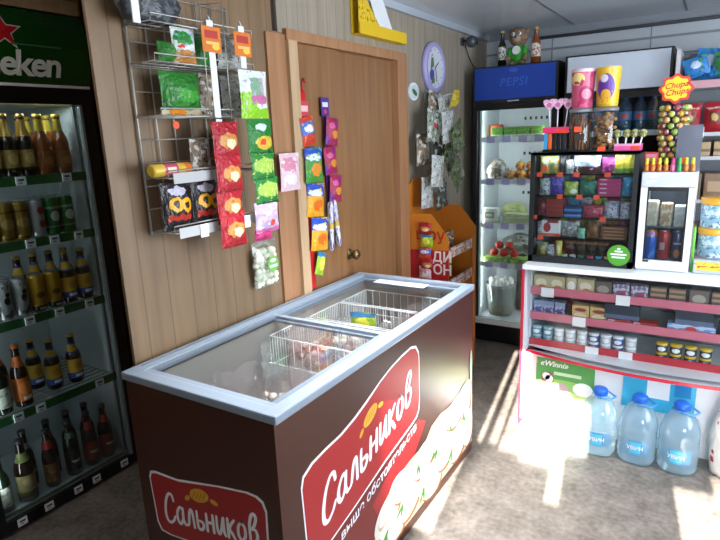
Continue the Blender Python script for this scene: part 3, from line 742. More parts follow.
# ---- wall things beyond the door
ycard = mat('yellow_card', '#d8b21c', .5)
t = thing('wall_pocket', 'yellow cardboard notice pocket above the double door', 'notice pocket', (WX, 2.53, 0), Q)
yprint = pm('yellow_print', '#dcb81e', [('n', 14, .57, '#8a6a18')], .5)
MB().prism([(0, 2.09), (0, 2.285), (.35, 2.285), (.33, 2.2), (.41, 2.12), (.42, 2.09)], -.008, -.002, ycard).build('back_panel', t)
MB().prism([(0, 2.085), (0, 2.28), (.04, 2.28), (.21, 2.14), (.215, 2.085)], -.05, -.046, yprint).build('side_flap', t)
b = MB(); b.box(0, .5, -.055, -.05, 2.085, 2.142, ycard); b.box(0, .5, -.05, -.002, 2.085, 2.089, ycard); b.box(.496, .5, -.05, -.002, 2.085, 2.142, ycard); b.build('front_ledge', t)
pap = mat('paper', '#dfe1e6', .6)
for i, (x0, x1, m_, y_, lab) in enumerate(((.17, .36, pap, -.03, 'white papers leaning in the yellow notice pocket'), (.13, .16, mat('folder_grey', '#9aa0a8', .5), -.036, 'grey folder edge in the yellow notice pocket'), (.1, .12, mat('folder_black', '#1c1c22', .4), -.042, 'black folder edge in the yellow notice pocket'))):
    b = MB(); b.prism([(x0 + .08, 2.092), (x0 - .03, 2.285), (x1 - .08, 2.285), (x1 + .06, 2.092)], y_, y_ + .004, m_); o = b.build('paper_sheet' if i == 0 else 'document_folder', None, (WX, 2.53, 0), Q); tag(o, lab, 'paper' if i == 0 else 'folder')
t = thing('wall_clock', 'round lilac wall clock with purple flowers on the dial', 'clock', (WX, 3.48, 1.995), Q)
MB_ = MB(); MB_.M = Matrix.Rotation(Q, 4, 'X'); MB_.lathe([(.150, 0), (.158, .012), (.150, .03), (.128, .034), (.126, .022)], mat('clock_rim', '#a9a2d6', .3), 40, caps=False); MB_.lathe([(.15, 0), (.15, .002)], mat('clock_rim', '#a9a2d6', .3), 40); MB_.build('rim', t)
face = pm('clock_face', '#d7dbe4', [('e', .36, .46, .10, .36, '#5b6a86'), ('n', 9, .56, '#d7dbe4'), ('e', .33, .32, .14, .14, '#4c4aa0'), ('e', .36, .62, .07, .12, '#4f6e52'), ('e', .4, .2, .1, .08, '#527052')], .4)
MB_ = MB(); MB_.M = Matrix.Rotation(Q, 4, 'X'); MB_.lathe([(.128, .016), (.128, .022)], face, 40)
for k in range(12):
    a = k * PI / 6; MB_.box(.11 * math.cos(a) - .004, .11 * math.cos(a) + .004, .11 * math.sin(a) - .004, .11 * math.sin(a) + .004, .022, .0228, black)
MB_.build('dial', t)
b = MB(); b.tube([(0, -.026, 0), (.05, -.026, .035)], .003, black, 5); b.tube([(0, -.027, 0), (.02, -.027, -.085)], .002, black, 5); b.lathe([(.006, 0), (.006, .004)], black, 10); b.build('hands', t)
t = thing('hanging_plaque', 'small white oval wall plaque with a green leaf under the clock', 'plaque', (WX, 3.2, 1.84), Q)
b = MB(); b.disc(0, 0, .062, .052, -.012, -.001, white, 24); b.disc(0, 0, .05, .04, -.014, -.012, mat('plaque_blue_white', '#ccd6dc', .4), 24); b.build('plate', t)
b = MB(); b.disc(.0, -.005, .034, .014, -.017, -.014, mat('leaf_green', '#3d6a3a', .5), 14, -.5); b.build('leaf', t)
t = thing('hanging_plaque', 'little green and white wall ornament right below the clock', 'plaque', (WX, 3.40, 1.815), Q)
b = MB(); b.disc(0, 0, .034, .045, -.012, -.001, mat('plaque_grey', '#98a698', .5), 20); b.build('plate', t)
b = MB(); b.disc(.0, .0, .018, .03, -.015, -.012, mat('leaf_green', '#3d6a3a', .5), 14, .3); b.build('leaf', t)
t = thing('security_camera', 'small dark ball camera on the pale wall near the ceiling', 'camera', (WX, 3.98, 2.2), Q)
b = MB(); b.box(-.02, .02, -.012, 0, -.02, .03, mat('camera_grey', '#3f444c', .3)); b.tube([(0, -.01, .01), (0, -.04, .005)], .008, black, 8); b.build('bracket', t)
b = MB(); b.ball((0, -.075, 0), .04, mat('camera_grey', '#3f444c', .3), 16); b.build('housing', t)
b = MB(); b.M = Matrix.Translation((.0, -.112, -.008)) @ Matrix.Rotation(Q, 4, 'X'); b.lathe([(.016, 0), (.018, .006), (0, .007)], black, 14); b.build('lens', t)
o = MB().tube([(WX + .012, 4.02, 2.19), (WX + .02, 4.06, 2.12), (WX + .03, 4.12, 2.06), (WX + .05, 4.2, 2.02), (-1.49, 4.3, 2.03)], .004, black, 6).build('hanging_cable'); tag(o, 'thin black cable from the camera down to the blue fridge', 'cable')
o = MB().tube([(-1.38, 4.48, 2.16), (-1.34, 4.44, 2.12), (-1.36, 4.36, 2.06), (-1.44, 4.28, 2.032)], .005, black, 6).build('hanging_cable'); tag(o, 'black cable curling down the back wall onto the blue fridge', 'cable')

# hanging bags of dried snacks beside the cardboard display
t = thing('hanging_card_strip', 'yellow smiling header card of the dried snack strip', 'display strip', (WX + .07, 3.46, 0), Q)
b = MB(); b.prism([(-.075, 1.74), (.0, 1.85), (.075, 1.85), (.075, 1.78), (.02, 1.75)], -.094, -.091, pm('yellow_header', '#dcc22a', [('n', 7, .6, '#a9682a'), ('e', .5, .6, .2, .2, '#e8d84a')], .45)); b.tube([(0, -.091, 1.83), (0, 0, 1.82)], .003, white, 5); b.build('header_card', t)
MB().box(-.012, .012, 0, .002, 1.14, 1.83, white).build('strip', t)
R_ = random.Random(5)
G = 'clear bags of dried snacks on the hanging strip'
kinds = ['clearbrown', 'clear', 'cleargreen', 'clear', 'leafy', 'clearbrown', 'cleardark', 'leafy', 'clear', 'leafy', 'clearbrown', 'clear', 'cleardark']
spots = [(3.44, 1.655, .1), (3.56, 1.63, -.2), (3.29, 1.54, .05), (3.45, 1.53, -.1), (3.57, 1.47, -.5), (3.28, 1.40, 0), (3.43, 1.39, .2), (3.60, 1.36, -.6), (3.27, 1.27, .1), (3.58, 1.26, -.7), (3.42, 1.24, .1), (3.27, 1.14, .05), (3.42, 1.12, -.1)]
nm = ['brown and clear', 'glassy clear', 'grey-green', 'shiny silvery', 'green', 'brownish', 'dark', 'olive', 'pale', 'leafy green', 'tan', 'crumpled clear', 'low dark']
for i, (k, (y, z, a)) in enumerate(zip(kinds, spots)):
    packet(k, .185, .19, .03, (WX + .07 + .032 * (i % 5), y - .09, z), f'{nm[i]} dried snack bag, {ORD[i] if i < 12 else "last"} down the hanging strip', G, name='hanging_snack_bag', cat='bag', ry=a, seed=i, key=k)

# ================================================================== ORANGE CARDBOARD DISPLAY
OX = WX + .012
t = thing('cardboard_display', 'orange cardboard snack display with slanted sides beyond the freezer', 'display stand', (OX, 3.10, 0), Q)
oc = mat('orange_card', '#cf7a1e', .55); rc = mat('red_card', '#b01c24', .5); brown = mat('brown_card', '#9a5a28', .6); w2 = mat('white_ink', '#ece2dc', .5)
# near side panel lies across x (world) - in the local frame it is a y-z outline at x = 0
side = [(-.004, .0), (-.004, 1.115), (-.15, 1.115), (-.262, .975), (-.262, .0)]
b = MB(); b.prismx(side, 0, .006, oc)
b.prismx([(-.004, .02), (-.004, .888), (-.262, .895), (-.262, .02)], -.0015, 0, rc)
def sidefn(u0, z0): return lambda u, v: (-.0025, -(u0 + u), z0 + v)
b.text('ДИ', .085, w2, sidefn(.155, .825), bold=.002); b.text('ОН', .085, w2, sidefn(.16, .745), bold=.002)
b.text('шоу', .1, rc, sidefn(.045, .955), bold=.001)
b.build('side_panel', t)
b = MB(); b.prismx(side, .46, .466, oc); b.build('side_panel', t)
b = MB(); b.prism([(0, 0), (0, 1.29), (.05, 1.32), (.42, 1.32), (.466, 1.29), (.466, 0)], -.006, 0, oc); b.build('back_panel', t)
lipm = pm('display_lip', '#c9a08c', [('n', 6, .5, '#e6dcd6'), ('n', 9, .58, '#b0382c')], .3)
for z in (.84, .64, .42, .2):
    b = MB(); b.add([(.006, -.01, z - .06), (.46, -.01, z - .06), (.46, -.25, z - .0), (.006, -.25, z - .0)], [(0, 1, 2, 3)], brown)
    b.box(.006, .46, -.258, -.25, z, z + .062, lipm); b.build('tray', t)
b = MB(); b.box(.006, .46, -.262, -.259, .0, .16, oc); b.box(.4, .466, -.2625, -.2605, .16, .92, oc); b.build('front_panel', t)
G = 'packets in the cardboard display'
for i, y in enumerate((3.19, 3.31, 3.43)):
    packet('clearbrown' if i != 1 else 'leafy', .12, .12, .05, (OX + .13, y, .835), f'snack packet in the top tray of the orange display, {ORD[i]} from the freezer', G, key='od%d' % i)
b = MB(); b.box(-.0, .05, -.004, -.001, .74, 1.08, PK['red']); o = None
G = 'candies strung on the side of the orange display'
for i, (k, z) in enumerate((('red', .99), ('limesm', .915), ('fruitsmall', .84), ('red', .765), ('pink', .715))):
    packet(k, .085, .075, .03, (OX + .115 + .012 * (i % 2), 3.082, z), f'small candy packet, {ORD[i]} from the top of the string on the orange panel', G, rz=0, name='hanging_packet', key='os' + k)

# ================================================================== CHEST FREEZER
BX0, BX1, BY0, BY1 = -1.562, -.938, 1.02, 2.488
FZ = thing('chest_freezer', 'brown glass-topped chest freezer with red name panels and dumplings printed on it', 'freezer', ((BX0 + BX1) / 2, BY0, 0))
cx = (BX0 + BX1) / 2; hw = (BX1 - BX0) / 2; LEN = BY1 - BY0
shell = mat('freezer_brown', '#401d14', .32); grey = mat('freezer_grey_rim', '#84909e', .34); greyd = mat('freezer_dark_rim', '#6b7683', .35)
linerw = mat('freezer_liner', '#8e8d8a', .35)
redp = mat('panel_red', '#a01b21', .34); redd = mat('panel_dark_red', '#6f1517', .34); ink = mat('white_lettering', '#eceef2', .4)
wheat = mat('wheat_yellow', '#d8a32c', .45); wheatd = mat('wheat_dark', '#a8741c', .5)
T = .055
b = MB()
b.box(-hw, hw, 0, T, .0, .858, shell); b.box(-hw, hw, LEN - T, LEN, 0, .858, shell)
b.box(-hw, -hw + T, T, LEN - T, 0, .858, shell); b.box(hw - T, hw, T, LEN - T, 0, .858, shell); b.box(-hw + T, hw - T, T, LEN - T, .0, .30, linerw)
b.box(-hw + T, hw - T, T, T + .004, .3, .858, linerw); b.box(-hw + T, hw - T, LEN - T - .004, LEN - T, .3, .858, linerw)
b.box(-hw + T, -hw + T + .004, T, LEN - T, .3, .858, linerw); b.box(hw - T - .004, hw - T, T, LEN - T, .3, .858, linerw)
b.build('body', FZ)
LET = {'С': (.62, [[(.62, 1.2), (.55, 1.5), (.36, 1.56), (.14, 1.2), (.02, .6), (.06, .12), (.26, -.06), (.5, .1), (.62, .34)]]),
 'а': (.52, [[(.42, .82), (.26, .95), (.06, .62), (.06, .2), (.22, .02), (.4, .34), (.44, .9)], [(.44, .92), (.42, .3), (.54, .02)]]),
 'л': (.5, [[(.0, .04), (.12, .16), (.2, .7), (.3, .95), (.4, .8), (.46, .0)]]),
 'ь': (.46, [[(.06, .95), (.06, .4), (.1, .06), (.28, .0), (.42, .2), (.36, .42), (.12, .46)]]),
 'н': (.5, [[(.06, .95), (.06, .0)], [(.08, .48), (.42, .52)], [(.44, .95), (.44, .0)]]),
 'и': (.5, [[(.06, .95), (.05, .3), (.14, .04), (.28, .3), (.42, .92)], [(.44, .95), (.42, .3), (.5, .0)]]),
 'к': (.46, [[(.06, .98), (.06, -.02)], [(.42, .95), (.14, .5), (.3, .2), (.46, -.12)]]),
 'о': (.5, [[(.26, .95), (.08, .7), (.06, .25), (.24, .0), (.42, .28), (.42, .7), (.26, .95)]]),
 'в': (.5, [[(.08, .2), (.08, .9), (.2, 1.4), (.36, 1.52), (.44, 1.3), (.32, .92), (.16, .72)], [(.16, .72), (.38, .72), (.46, .38), (.3, .04), (.12, .08), (.07, .3)]])}
def brushword(b, word, fn, w=.135):
    u = 0
    for k, ch in enumerate(word):
        adv, st = LET[ch]; b.brush([[(u + x, y) for x, y in q] for q in st], w, ink, fn, k * 3); u += adv + .115
    return u
# graphic on the near end
b = MB()
end = [(-1.502, .517), (-1.493, .538), (-1.47, .545), (-1.36, .549), (-1.186, .587), (-1.068, .606), (-1.03, .605), (-1.008, .594), (-.997, .566), (-1.0, .475), (-1.012, .42), (-1.04, .392), (-1.08, .378), (-1.365, .336), (-1.431, .328), (-1.476, .331), (-1.491, .36)]
mx_ = sum(p[0] for p in end) / len(end); mz_ = sum(p[1] for p in end) / len(end)
grow = [(p[0] + (.007 if p[0] > mx_ else -.007) - cx, p[1] + (.007 if p[1] > mz_ else -.007)) for p in end]
b.prism(grow[::-1], -.0008, 0, ink); b.prism([(p[0] - cx, p[1]) for p in end][::-1], -.0016, -.0008, redp)
brushword(b, 'Сальников', lambda u, v: (-1.445 - cx + u * .0755, -.0022, .378 + v * .067 + u * .0125))
def wheatmark(b, P, L, s=1):
    """the sheaf emblem: a big loaf between two small ears; P maps (u, v) to a point, L is its length"""
    def ell(u, v, ru, rv, rot, m, lift=0):
        c, q = math.cos(rot), math.sin(rot); n = 16
        pts = [P(u + ru * math.cos(a) * c - rv * math.sin(a) * q, v + ru * math.cos(a) * q + rv * math.sin(a) * c, lift) for a in [2 * PI * k / n for k in range(n)]]
        b.add(pts, [list(range(n))], m)
    ell(0, 0, .28 * L, .16 * L, 0, wheat); ell(-.36 * L, -.1 * L, .09 * L, .06 * L, .5, wheat); ell(.42 * L, -.1 * L, .12 * L, .055 * L, -.4, wheat)
    for k in range(4): ell(-.15 * L + k * .1 * L, 0, .012 * L, .11 * L, -.5, wheatd, .0004)
wheatmark(b, lambda u, v, l: (-1.27 - cx + u, -.0024 - l, .53 + v + u * .2), .155)
b.build('end_graphic', FZ, fix=False)
# graphic on the long side
b = MB(); sx = hw
def S(y, z, off): return (sx + off, y - BY0, z)
def sheet_(poly, off, m):
    b.add([S(y, z, off) for y, z in poly], [list(range(len(poly)))], m)
sheet_([(1.122, .60), (1.122, .05), (1.62, .05), (1.80, .30), (1.95, .42), (1.87, .46), (1.5, .42), (1.25, .36)], .0004, redd)
sheet_([(1.6, .12), (1.95, .42), (1.88, .46), (1.70, .40), (1.5, .3)], .0006, redp)
side = [(1.124, .42), (1.117, .60), (1.128, .632), (1.174, .653), (1.244, .662), (1.33, .668), (1.41, .685), (1.49, .71), (1.579, .745), (1.66, .767), (1.747, .781), (1.82, .787), (1.862, .776), (1.885, .745), (1.89, .715), (1.889, .55), (1.88, .505), (1.86, .485), (1.827, .474), (1.6, .43), (1.4, .378), (1.239, .343), (1.16, .325), (1.135, .34)]
my_ = 1.5; mz_ = .56
ctr = [(p[0] + (.006 if p[0] > my_ else -.006), p[1] + (.009 if p[1] > .345 + .23 * (p[0] - 1.15) + .06 else -.009)) for p in side]
sheet_(ctr, .0009, ink); sheet_(side, .0014, redp)
brushword(b, 'Сальников', lambda u, v: (sx + .002, 1.205 - BY0 + u * .1115 + v * .006, .418 + v * .088 + u * .0275))
b.text('Вкус выше обстоятельств', .058, ink, lambda u, v: (sx + .002, 1.15 - BY0 + u * .965, .263 + v * .9 + u * .225), bold=.001)
wheatmark(b, lambda u, v, l: (sx + .002 + l, 1.508 - BY0 + u, .655 + v + u * .35), .17)
# the dumplings of the picture: flat ovals of dough with folds, brown undersides and dill
art = random.Random(4); n_ = [0]
dough = mat('dough_white', '#dcd6cc', .4); dough2 = mat('dough_cream', '#b8a68c', .4); brownish = mat('dough_brown', '#8a5a2c', .5); dill = mat('dill_green', '#3c7a2e', .5); spoonc = mat('art_grey_green', '#a9bfae', .4)
def oval(y, z, ry, rz, rot, m, off):
    n = 18; c, s_ = math.cos(rot), math.sin(rot)
    pts = []
    for k in range(n):
        a = 2 * PI * k / n; u, v = ry * math.cos(a), rz * math.sin(a)
        yy = min(BY1 - .004, max(BY0 + .05, y + u * c - v * s_)); zz = max(.03, z + u * s_ + v * c)
        pts.append(S(yy, zz, off))
    b.add(pts, [list(range(n))], m)
sheet_([(1.50, .05), (1.51, .16), (1.56, .25), (1.66, .30), (1.80, .32), (1.93, .32), (2.0, .37), (2.1, .385), (2.2, .37), (2.3, .39), (2.41, .42), (2.46, .40), (2.484, .30), (2.484, .05)], .0018, dough2)
lay = .0019
for y, z, ry, rz, rot in ((1.60, .19, .10, .075, .4), (1.72, .25, .10, .065, -.2), (1.64, .10, .11, .06, .1), (1.80, .16, .12, .075, .5), (1.92, .26, .11, .07, .2), (1.98, .12, .12, .08, -.3), (2.08, .30, .10, .075, .3), (2.14, .18, .11, .08, .2), (2.24, .31, .10, .065, -.2), (2.30, .15, .12, .085, .4), (2.38, .32, .075, .09, .2), (2.42, .16, .07, .1, 0)):
    oval(y + .012, z - .016, ry, rz, rot, brownish, lay); oval(y, z, ry, rz, rot, dough, lay + .0001)
    oval(y - .02, z + .012, ry * .55, rz * .45, rot + .3, dough2, lay + .0002); oval(y - .024, z + .018, ry * .45, rz * .36, rot + .3, dough, lay + .0003)
    lay += .00012
for y, z, r_, rot in ((1.57, .1, .05, .8), (1.70, .15, .035, .5), (1.86, .24, .03, 1.2), (1.9, .1, .04, .9), (2.03, .22, .035, .4), (2.2, .26, .03, 1.3), (2.2, .12, .045, .8), (2.36, .24, .04, 1.4), (1.52, .08, .06, 1.3)):
    oval(y, z, r_, r_ * .22, rot, dill, lay); oval(y + .015, z - .01, r_ * .7, r_ * .2, rot + .7, dill, lay + .0001)
oval(2.462, .47, .016, .085, 0, spoonc, lay)
b.build('side_graphic', FZ, fix=False)
# rim
rx0, rx1, ry0, ry1 = -hw - .014, hw + .012, -.005, LEN - .008
b = MB()
def rimbar(x0, x1, y0, y1): b.box(x0, x1, y0, y1, .857, .885, grey, .006)
rimbar(rx0, rx0 + .058, ry0, ry1); rimbar(rx1 - .05, rx1, ry0, ry1); rimbar(rx0 + .05, rx1 - .045, ry0, ry0 + .045); rimbar(rx0 + .05, rx1 - .045, ry1 - .045, ry1)
b.box(rx0 + .02, rx0 + .026, .06, LEN - .06, .884, .888, greyd); b.box(rx0 + .058, rx0 + .07, .04, LEN - .05, .862, .872, greyd); b.box(rx1 - .062, rx1 - .05, .04, LEN - .05, .862, .872, greyd)
b.build('rim', FZ)
def lid(y0, y1, z):
    x0, x1 = rx0 + .06, rx1 - .052
    b = MB()
    for q in ((x0, x1, y0, y0 + .022), (x0, x1, y1 - .022, y1), (x0, x0 + .02, y0 + .022, y1 - .022), (x1 - .02, x1, y0 + .022, y1 - .022)):
        b.box(*q, z, z + .010, greyd if q[1] - q[0] < .03 else grey)
    o = b.build('sliding_lid', FZ)
    MB().box(x0 + .019, x1 - .019, y0 + .02, y1 - .02, z + .003, z + .007, thin('lid_glass', '#fafcfc', .02, .02, fk=.22)).build('glass_pane', o)
lid(.042, .70, .8705); lid(.665, LEN - .052, .857)
# wire baskets hanging inside
wire = mat('white_wire', '#e6e8ea', .4)
bx0, bx1 = -hw + T + .012, hw - T - .012
def basket(y0, y1, zb, zt=.81):
    b = MB()
    for z in (zt, (zt + zb) / 2, zb): b.tube([(bx0, y0, z), (bx1, y0, z), (bx1, y1, z), (bx0, y1, z)], .0032, wire, 5, True)
    n = 16
    for k in range(n + 1):
        y = y0 + (y1 - y0) * k / n
        b.tube([(bx0, y, zt), (bx0, y, zb), (bx1, y, zb), (bx1, y, zt)], .0018, wire, 4)
    for k in range(1, 12):
        x = bx0 + (bx1 - bx0) * k / 12
        b.tube([(x, y0, zt), (x, y0, zb)], .0018, wire, 4); b.tube([(x, y1, zt), (x, y1, zb)], .0018, wire, 4)
    b.build('wire_basket', FZ)
basket(.625, .88, .555); basket(.90, 1.14, .555); basket(1.16, 1.39, .555)
MB().box(bx0, bx1, .605, .613, .3, .70, mat('freezer_divider', '#c4c8cc', .4)).build('divider', FZ)
frost = pm('frozen_meat', '#d89a90', [('n', 5, .54, '#f0e6e0'), ('n', 8, .58, '#a8403a'), ('n', 11, .64, '#c9a888')], .6)
dump = pm('frozen_dumplings', '#e4dccf', [('n', 6, .52, '#f2ede4'), ('n', 9, .6, '#b08a78')], .6)
redmeat = pm('frozen_red', '#c05a54', [('n', 5, .52, '#e6c4bc'), ('n', 8, .6, '#7d2822')], .6)
polyb = thin('polythene', '#faf8fa', .25, .12, .26, '#f8f2f4')
def goods_bag(m, rx, ry, h, loc, label, seed):
    t = thing('frozen_food_bag', label, 'bag', loc, 0, 'bags of frozen food in the chest freezer')
    b = MB(); R_ = random.Random(seed)
    for k in range(26):
        a = R_.uniform(0, 2 * PI); q = math.sqrt(R_.random()) * .8
        b.ball((rx * q * math.cos(a), ry * q * math.sin(a), h * R_.uniform(.2, .72)), R_.uniform(.018, .03), m, 8, (1.2, 1, .8), .15, k)
    b.build('contents', t, fix=False)
    n = 20; H = 7; vs = []; fs = []
    b = MB()
    for j in range(H + 1):
        k = (.6, .95, 1.05, 1.05, 1.0, .97, 1.02, 1.1)[j]; zz = (0, .05, .25, .45, .65, .8, .92, 1.0)[j]
        for i in range(n):
            a = 2 * PI * i / n; u = 1 + R_.uniform(-.09, .09)
            vs.append((rx * k * u * math.cos(a), ry * k * u * math.sin(a), h * zz + (R_.uniform(-.08, .08) * h if j > 4 else 0)))
    for j in range(H):
        for i in range(n): fs.append((j * n + i, j * n + (i + 1) % n, (j + 1) * n + (i + 1) % n, (j + 1) * n + i))
    b.add(vs, fs, polyb, True); b.build('bag_film', t, fix=False)
    return t
zb = .302
goods_bag(frost, .08, .095, .47, (-1.40, 1.36, zb), 'open polythene bag of meat pieces at the near wall corner of the freezer', 1)
goods_bag(dump, .082, .09, .45, (-1.105, 1.30, zb), 'polythene bag of pale dumplings in the near outer corner of the freezer', 2)
goods_bag(frost, .115, .075, .49, (-1.165, 1.52, zb), 'wide polythene bag of pinkish meat in the middle of the freezer', 3)
goods_bag(dump, .08, .06, .42, (-1.40, 1.545, zb), 'small bag of dumplings by the wall in the middle of the freezer', 8)
goods_bag(redmeat, .09, .10, .24, (-1.38, 1.772, .561), 'bag of red meat at the wall side of the first wire basket', 4)
goods_bag(frost, .09, .10, .23, (-1.12, 1.772, .561), 'bag of meat at the outer side of the first wire basket', 9)
goods_bag(dump, .09, .095, .20, (-1.38, 2.03, .561), 'bag of dumplings in the second wire basket of the freezer', 5)
goods_bag(frost, .09, .095, .23, (-1.125, 2.03, .561), 'bag of meat in the second wire basket of the freezer', 6)
goods_bag(redmeat, .09, .09, .22, (-1.12, 2.295, .561), 'bag of red meat in the far wire basket of the freezer', 7)
packet('limesm', .12, .10, .03, (cx + .01, 1.965, .752), 'green and yellow packet lying on the bags in the freezer basket', None, rz=.2, key='fzg')
o = MB().box(-.14, .14, -.035, .035, 0, .002, pm('price_list', '#d8dde6', [('n', 9, .58, '#8a94b0'), ('r', .1, .4, 0, 1, '#b9c4dc')], .5)).build('price_list', None, (cx - .03, 2.395, .8698), 0); tag(o, 'white and blue price list lying on the far lid of the freezer', 'paper')

# ================================================================== BACK ROW OF FRIDGES
insw = mat('fridge_inside', '#cfd6d8', .4)
def tall_fridge(x0, x1, yf, yb_, name, label, sign_m, sz0, ztop, print_=None, inner=insw, shelves=(1.54, 1.24, .917, .62), door_glass=True):
    w = x1 - x0
    t = thing(name, label, 'fridge', (x0, yf, 0)); D = yb_ - yf
    b = MB()
    b.box(0, .04, .03, D, .0, ztop, black); b.box(w - .04, w, .03, D, 0, ztop, black); b.box(.04, w - .04, D - .03, D, 0, ztop, black)
    b.box(.04, w - .04, .03, D, sz0 - .02, ztop, black); b.box(.04, w - .04, .03, D, 0, .14, black); b.box(0.005, w - .005, .0, .03, .02, .14, blackmetal)
    b.box(.04, .05, .035, D - .03, .14, sz0 - .02, inner); b.box(w - .05, w - .04, .035, D - .03, .14, sz0 - .02, inner); b.box(.05, w - .05, D - .04, D - .03, .14, sz0 - .02, inner)
    b.box(.05, w - .05, .035, D - .03, .14, .19, inner); b.box(.05, w - .05, .035, D - .03, sz0 - .03, sz0 - .02, inner)
    for z in (1.66, 1.40, 1.1):
        for k in range(7): b.box(w * .42 + k * .04, w * .42 + k * .04 + .016, D - .042, D - .04, z, z + .022, black)
    b.build('cabinet', t)
    b = MB(); b.box(0, w, -.004, .03, sz0, ztop, black); b.box(.016, w - .016, -.010, -.004, sz0 + (.025 if print_ else .006), ztop - .010, sign_m)
    if print_: print_(b)
    o = b.build('header_sign', t, fix=False)
    b = MB(); b.box(0, .03, 0, .028, .145, sz0 - .005, blackmetal); b.box(w - .03, w, 0, .028, .145, sz0 - .005, blackmetal)
    b.box(.03, w - .03, 0, .028, sz0 - .045, sz0 - .005, blackmetal); b.box(.03, w - .03, 0, .028, .145, .19, insw)
    d = b.build('door', t)
    if door_glass: MB().box(.03, w - .03, .01, .014, .19, sz0 - .045, glass).build('glass_pane', d)
    lil = mat('lilac_tag', '#b9aed2', .5)
    for i, z in enumerate(shelves):
        b = MB(); b.box(.052, w - .052, .05, D - .05, z - .012, z, insw); s_ = b.build('shelf', t)
        MB().box(.052, w - .052, .044, .05, z - .03, z + .004, white).build('price_rail', s_)
        for k in range(4):
            if inner is insw: MB().box(.09 + k * .115, .15 + k * .115, .038, .043, z - .036, z + .012, lil).build('price_tag', s_)
    return t, o
blue = mat('blue_sign', '#163c96', .25)
def blue_print(b):
    b.text('PEPSI', .075, mat('blue_sign_letter', '#2356b8', .3), lambda u, v: (.29 + u, -.0105, 1.885 + v), bold=.002, align='CENTER', spacing=1.15, shear=.1)
    b.disc(.29, 1.985, .03, .014, -.0112, -.0102, mat('blue_mark', '#2450b0', .3)); b.box(.25, .33, -.006, -.004, 1.782, 1.79, mat('badge_grey', '#9aa4b4', .4))
f2, sg = tall_fridge(-1.512, -.928, 3.985, 4.46, 'display_fridge', 'black fridge with a dark blue sign and food on white shelves', blue, 1.775, 2.02, blue_print)
y4 = 4.10
def it(o, label, cat, group=None): return tag(o, label, cat, group)
def milk(): 
    return it(MB().box(-.045, .045, -.04, .04, 0, .07, pm('green_carton', '#5f9a3c', [('b', .0, .25, '#d8dccc'), ('n', 4, .58, '#8cb858')], .4), .006).build('food_carton'), 'x', 'carton')
for i, x in enumerate((-1.36, -1.265, -1.17, -1.075)):
    place('gcarton', milk, (x, y4, 1.541), f'green food carton, {ORD[i]} from the wall on the top fridge shelf', 'green cartons on the top fridge shelf')
o = MB().lathe([(.045, 0), (.05, .01), (.05, .07), (.044, .09), (0, .095)], pm('orange_tub', '#c8622a', [('b', .75, 1, '#a9481c')], .4), 16).build('food_tub', None, (-1.405, y4 + .09, 1.541)); tag(o, 'orange tub at the wall side of the top fridge shelf', 'tub')
lumpy('clear_food_bag', 'clear bag of brown goods on the second fridge shelf', 'bag', pm('brown_goods', '#9a8a78', [('n', 4, .52, '#c8ccc8'), ('n', 7, .6, '#6b5238')], .3), .085, .07, .15, (-1.36, y4, 1.241), 0, 8)
G = 'apples on the second fridge shelf'
R_ = random.Random(3)
def apple():
    t = thing('apple', 'x', 'apple'); b = MB(); b.ball((0, 0, .034), .036, pm('apple_skin', '#d8a83c', [('n', 2, .5, '#b8402c'), ('n', 3, .62, '#e0c050')], .3), 12, (1, 1, .94)); b.build('fruit', t)
    b = MB(); b.tube([(0, 0, .062), (.004, 0, .08)], .0022, mat('stem_brown', '#4a3420', .6), 5); b.build('stem', t); return tag(t, 'x', 'apple')
for i, (x, y, z) in enumerate(((-1.25, 4.07, 0), (-1.175, 4.07, 0), (-1.10, 4.08, 0), (-1.215, 4.14, 0), (-1.14, 4.14, 0), (-1.195, 4.10, .062), (-1.12, 4.105, .062), (-1.03, 4.08, 0))):
    place('apple', apple, (x, y, 1.241 + z), 'red and yellow apple in the heap on the second fridge shelf', G)
o = MB().ball((0, 0, .07), .085, pm('melon', '#b0b47a', [('n', 5, .55, '#8c9a5c')], .5), 16, (1.15, 1, .82)).build('cabbage', None, (-1.27, y4 + .125, .919)); tag(o, 'pale green cabbage on the third fridge shelf', 'cabbage')
o = MB().ball((0, 0, .06), .07, pm('cabbage2', '#8a9a62', [('n', 5, .55, '#b4ba86')], .5), 16, (1, 1, .85)).build('cabbage', None, (-1.065, y4 + .12, .919)); tag(o, 'darker green cabbage beside the counter side of the third fridge shelf', 'cabbage')
o = MB().box(-.06, .06, -.035, .035, 0, .11, pm('white_print_box', '#d6d8cf', [('r', .2, .8, .35, .75, '#7a8268'), ('r', .3, .7, .45, .65, '#d8dccf'), ('b', 0, .16, '#b9bf95')], .4), .004).build('food_box', None, (-1.40, y4 - .025, .919)); tag(o, 'white printed food box at the wall side of the third fridge shelf', 'box')
o = MB().box(-.12, .12, -.05, .05, 0, .075, pm('pale_green_tray', '#b4bf92', [('n', 4, .56, '#cfd4b6')], .5), .008).build('food_tray', None, (-1.18, y4 - .005, .919)); tag(o, 'pale green wrapped tray in front of the cabbage', 'tray')
def tomato():
    t = thing('tomato', 'x', 'tomato'); b = MB(); b.ball((0, 0, .03), .034, mat('tomato_red', '#b3261e', .25), 12, (1, 1, .86)); b.build('fruit', t)
    b = MB()
    for k in range(5): a = k * 2 * PI / 5; b.tube([(0, 0, .058), (.012 * math.cos(a), .012 * math.sin(a), .06)], .002, mat('dill_green', '#3c7a2e'), 4)
    b.build('calyx', t); return tag(t, 'x', 'tomato')
for i, (x, y, z) in enumerate(((-1.37, 4.08, .03), (-1.295, 4.08, .03), (-1.22, 4.08, .03), (-1.335, 4.09, .085), (-1.26, 4.09, .085))):
    place('tomato', tomato, (x, y, .621 + z + .012), 'red tomato among greens on the fourth fridge shelf', 'tomatoes on the fourth fridge shelf')
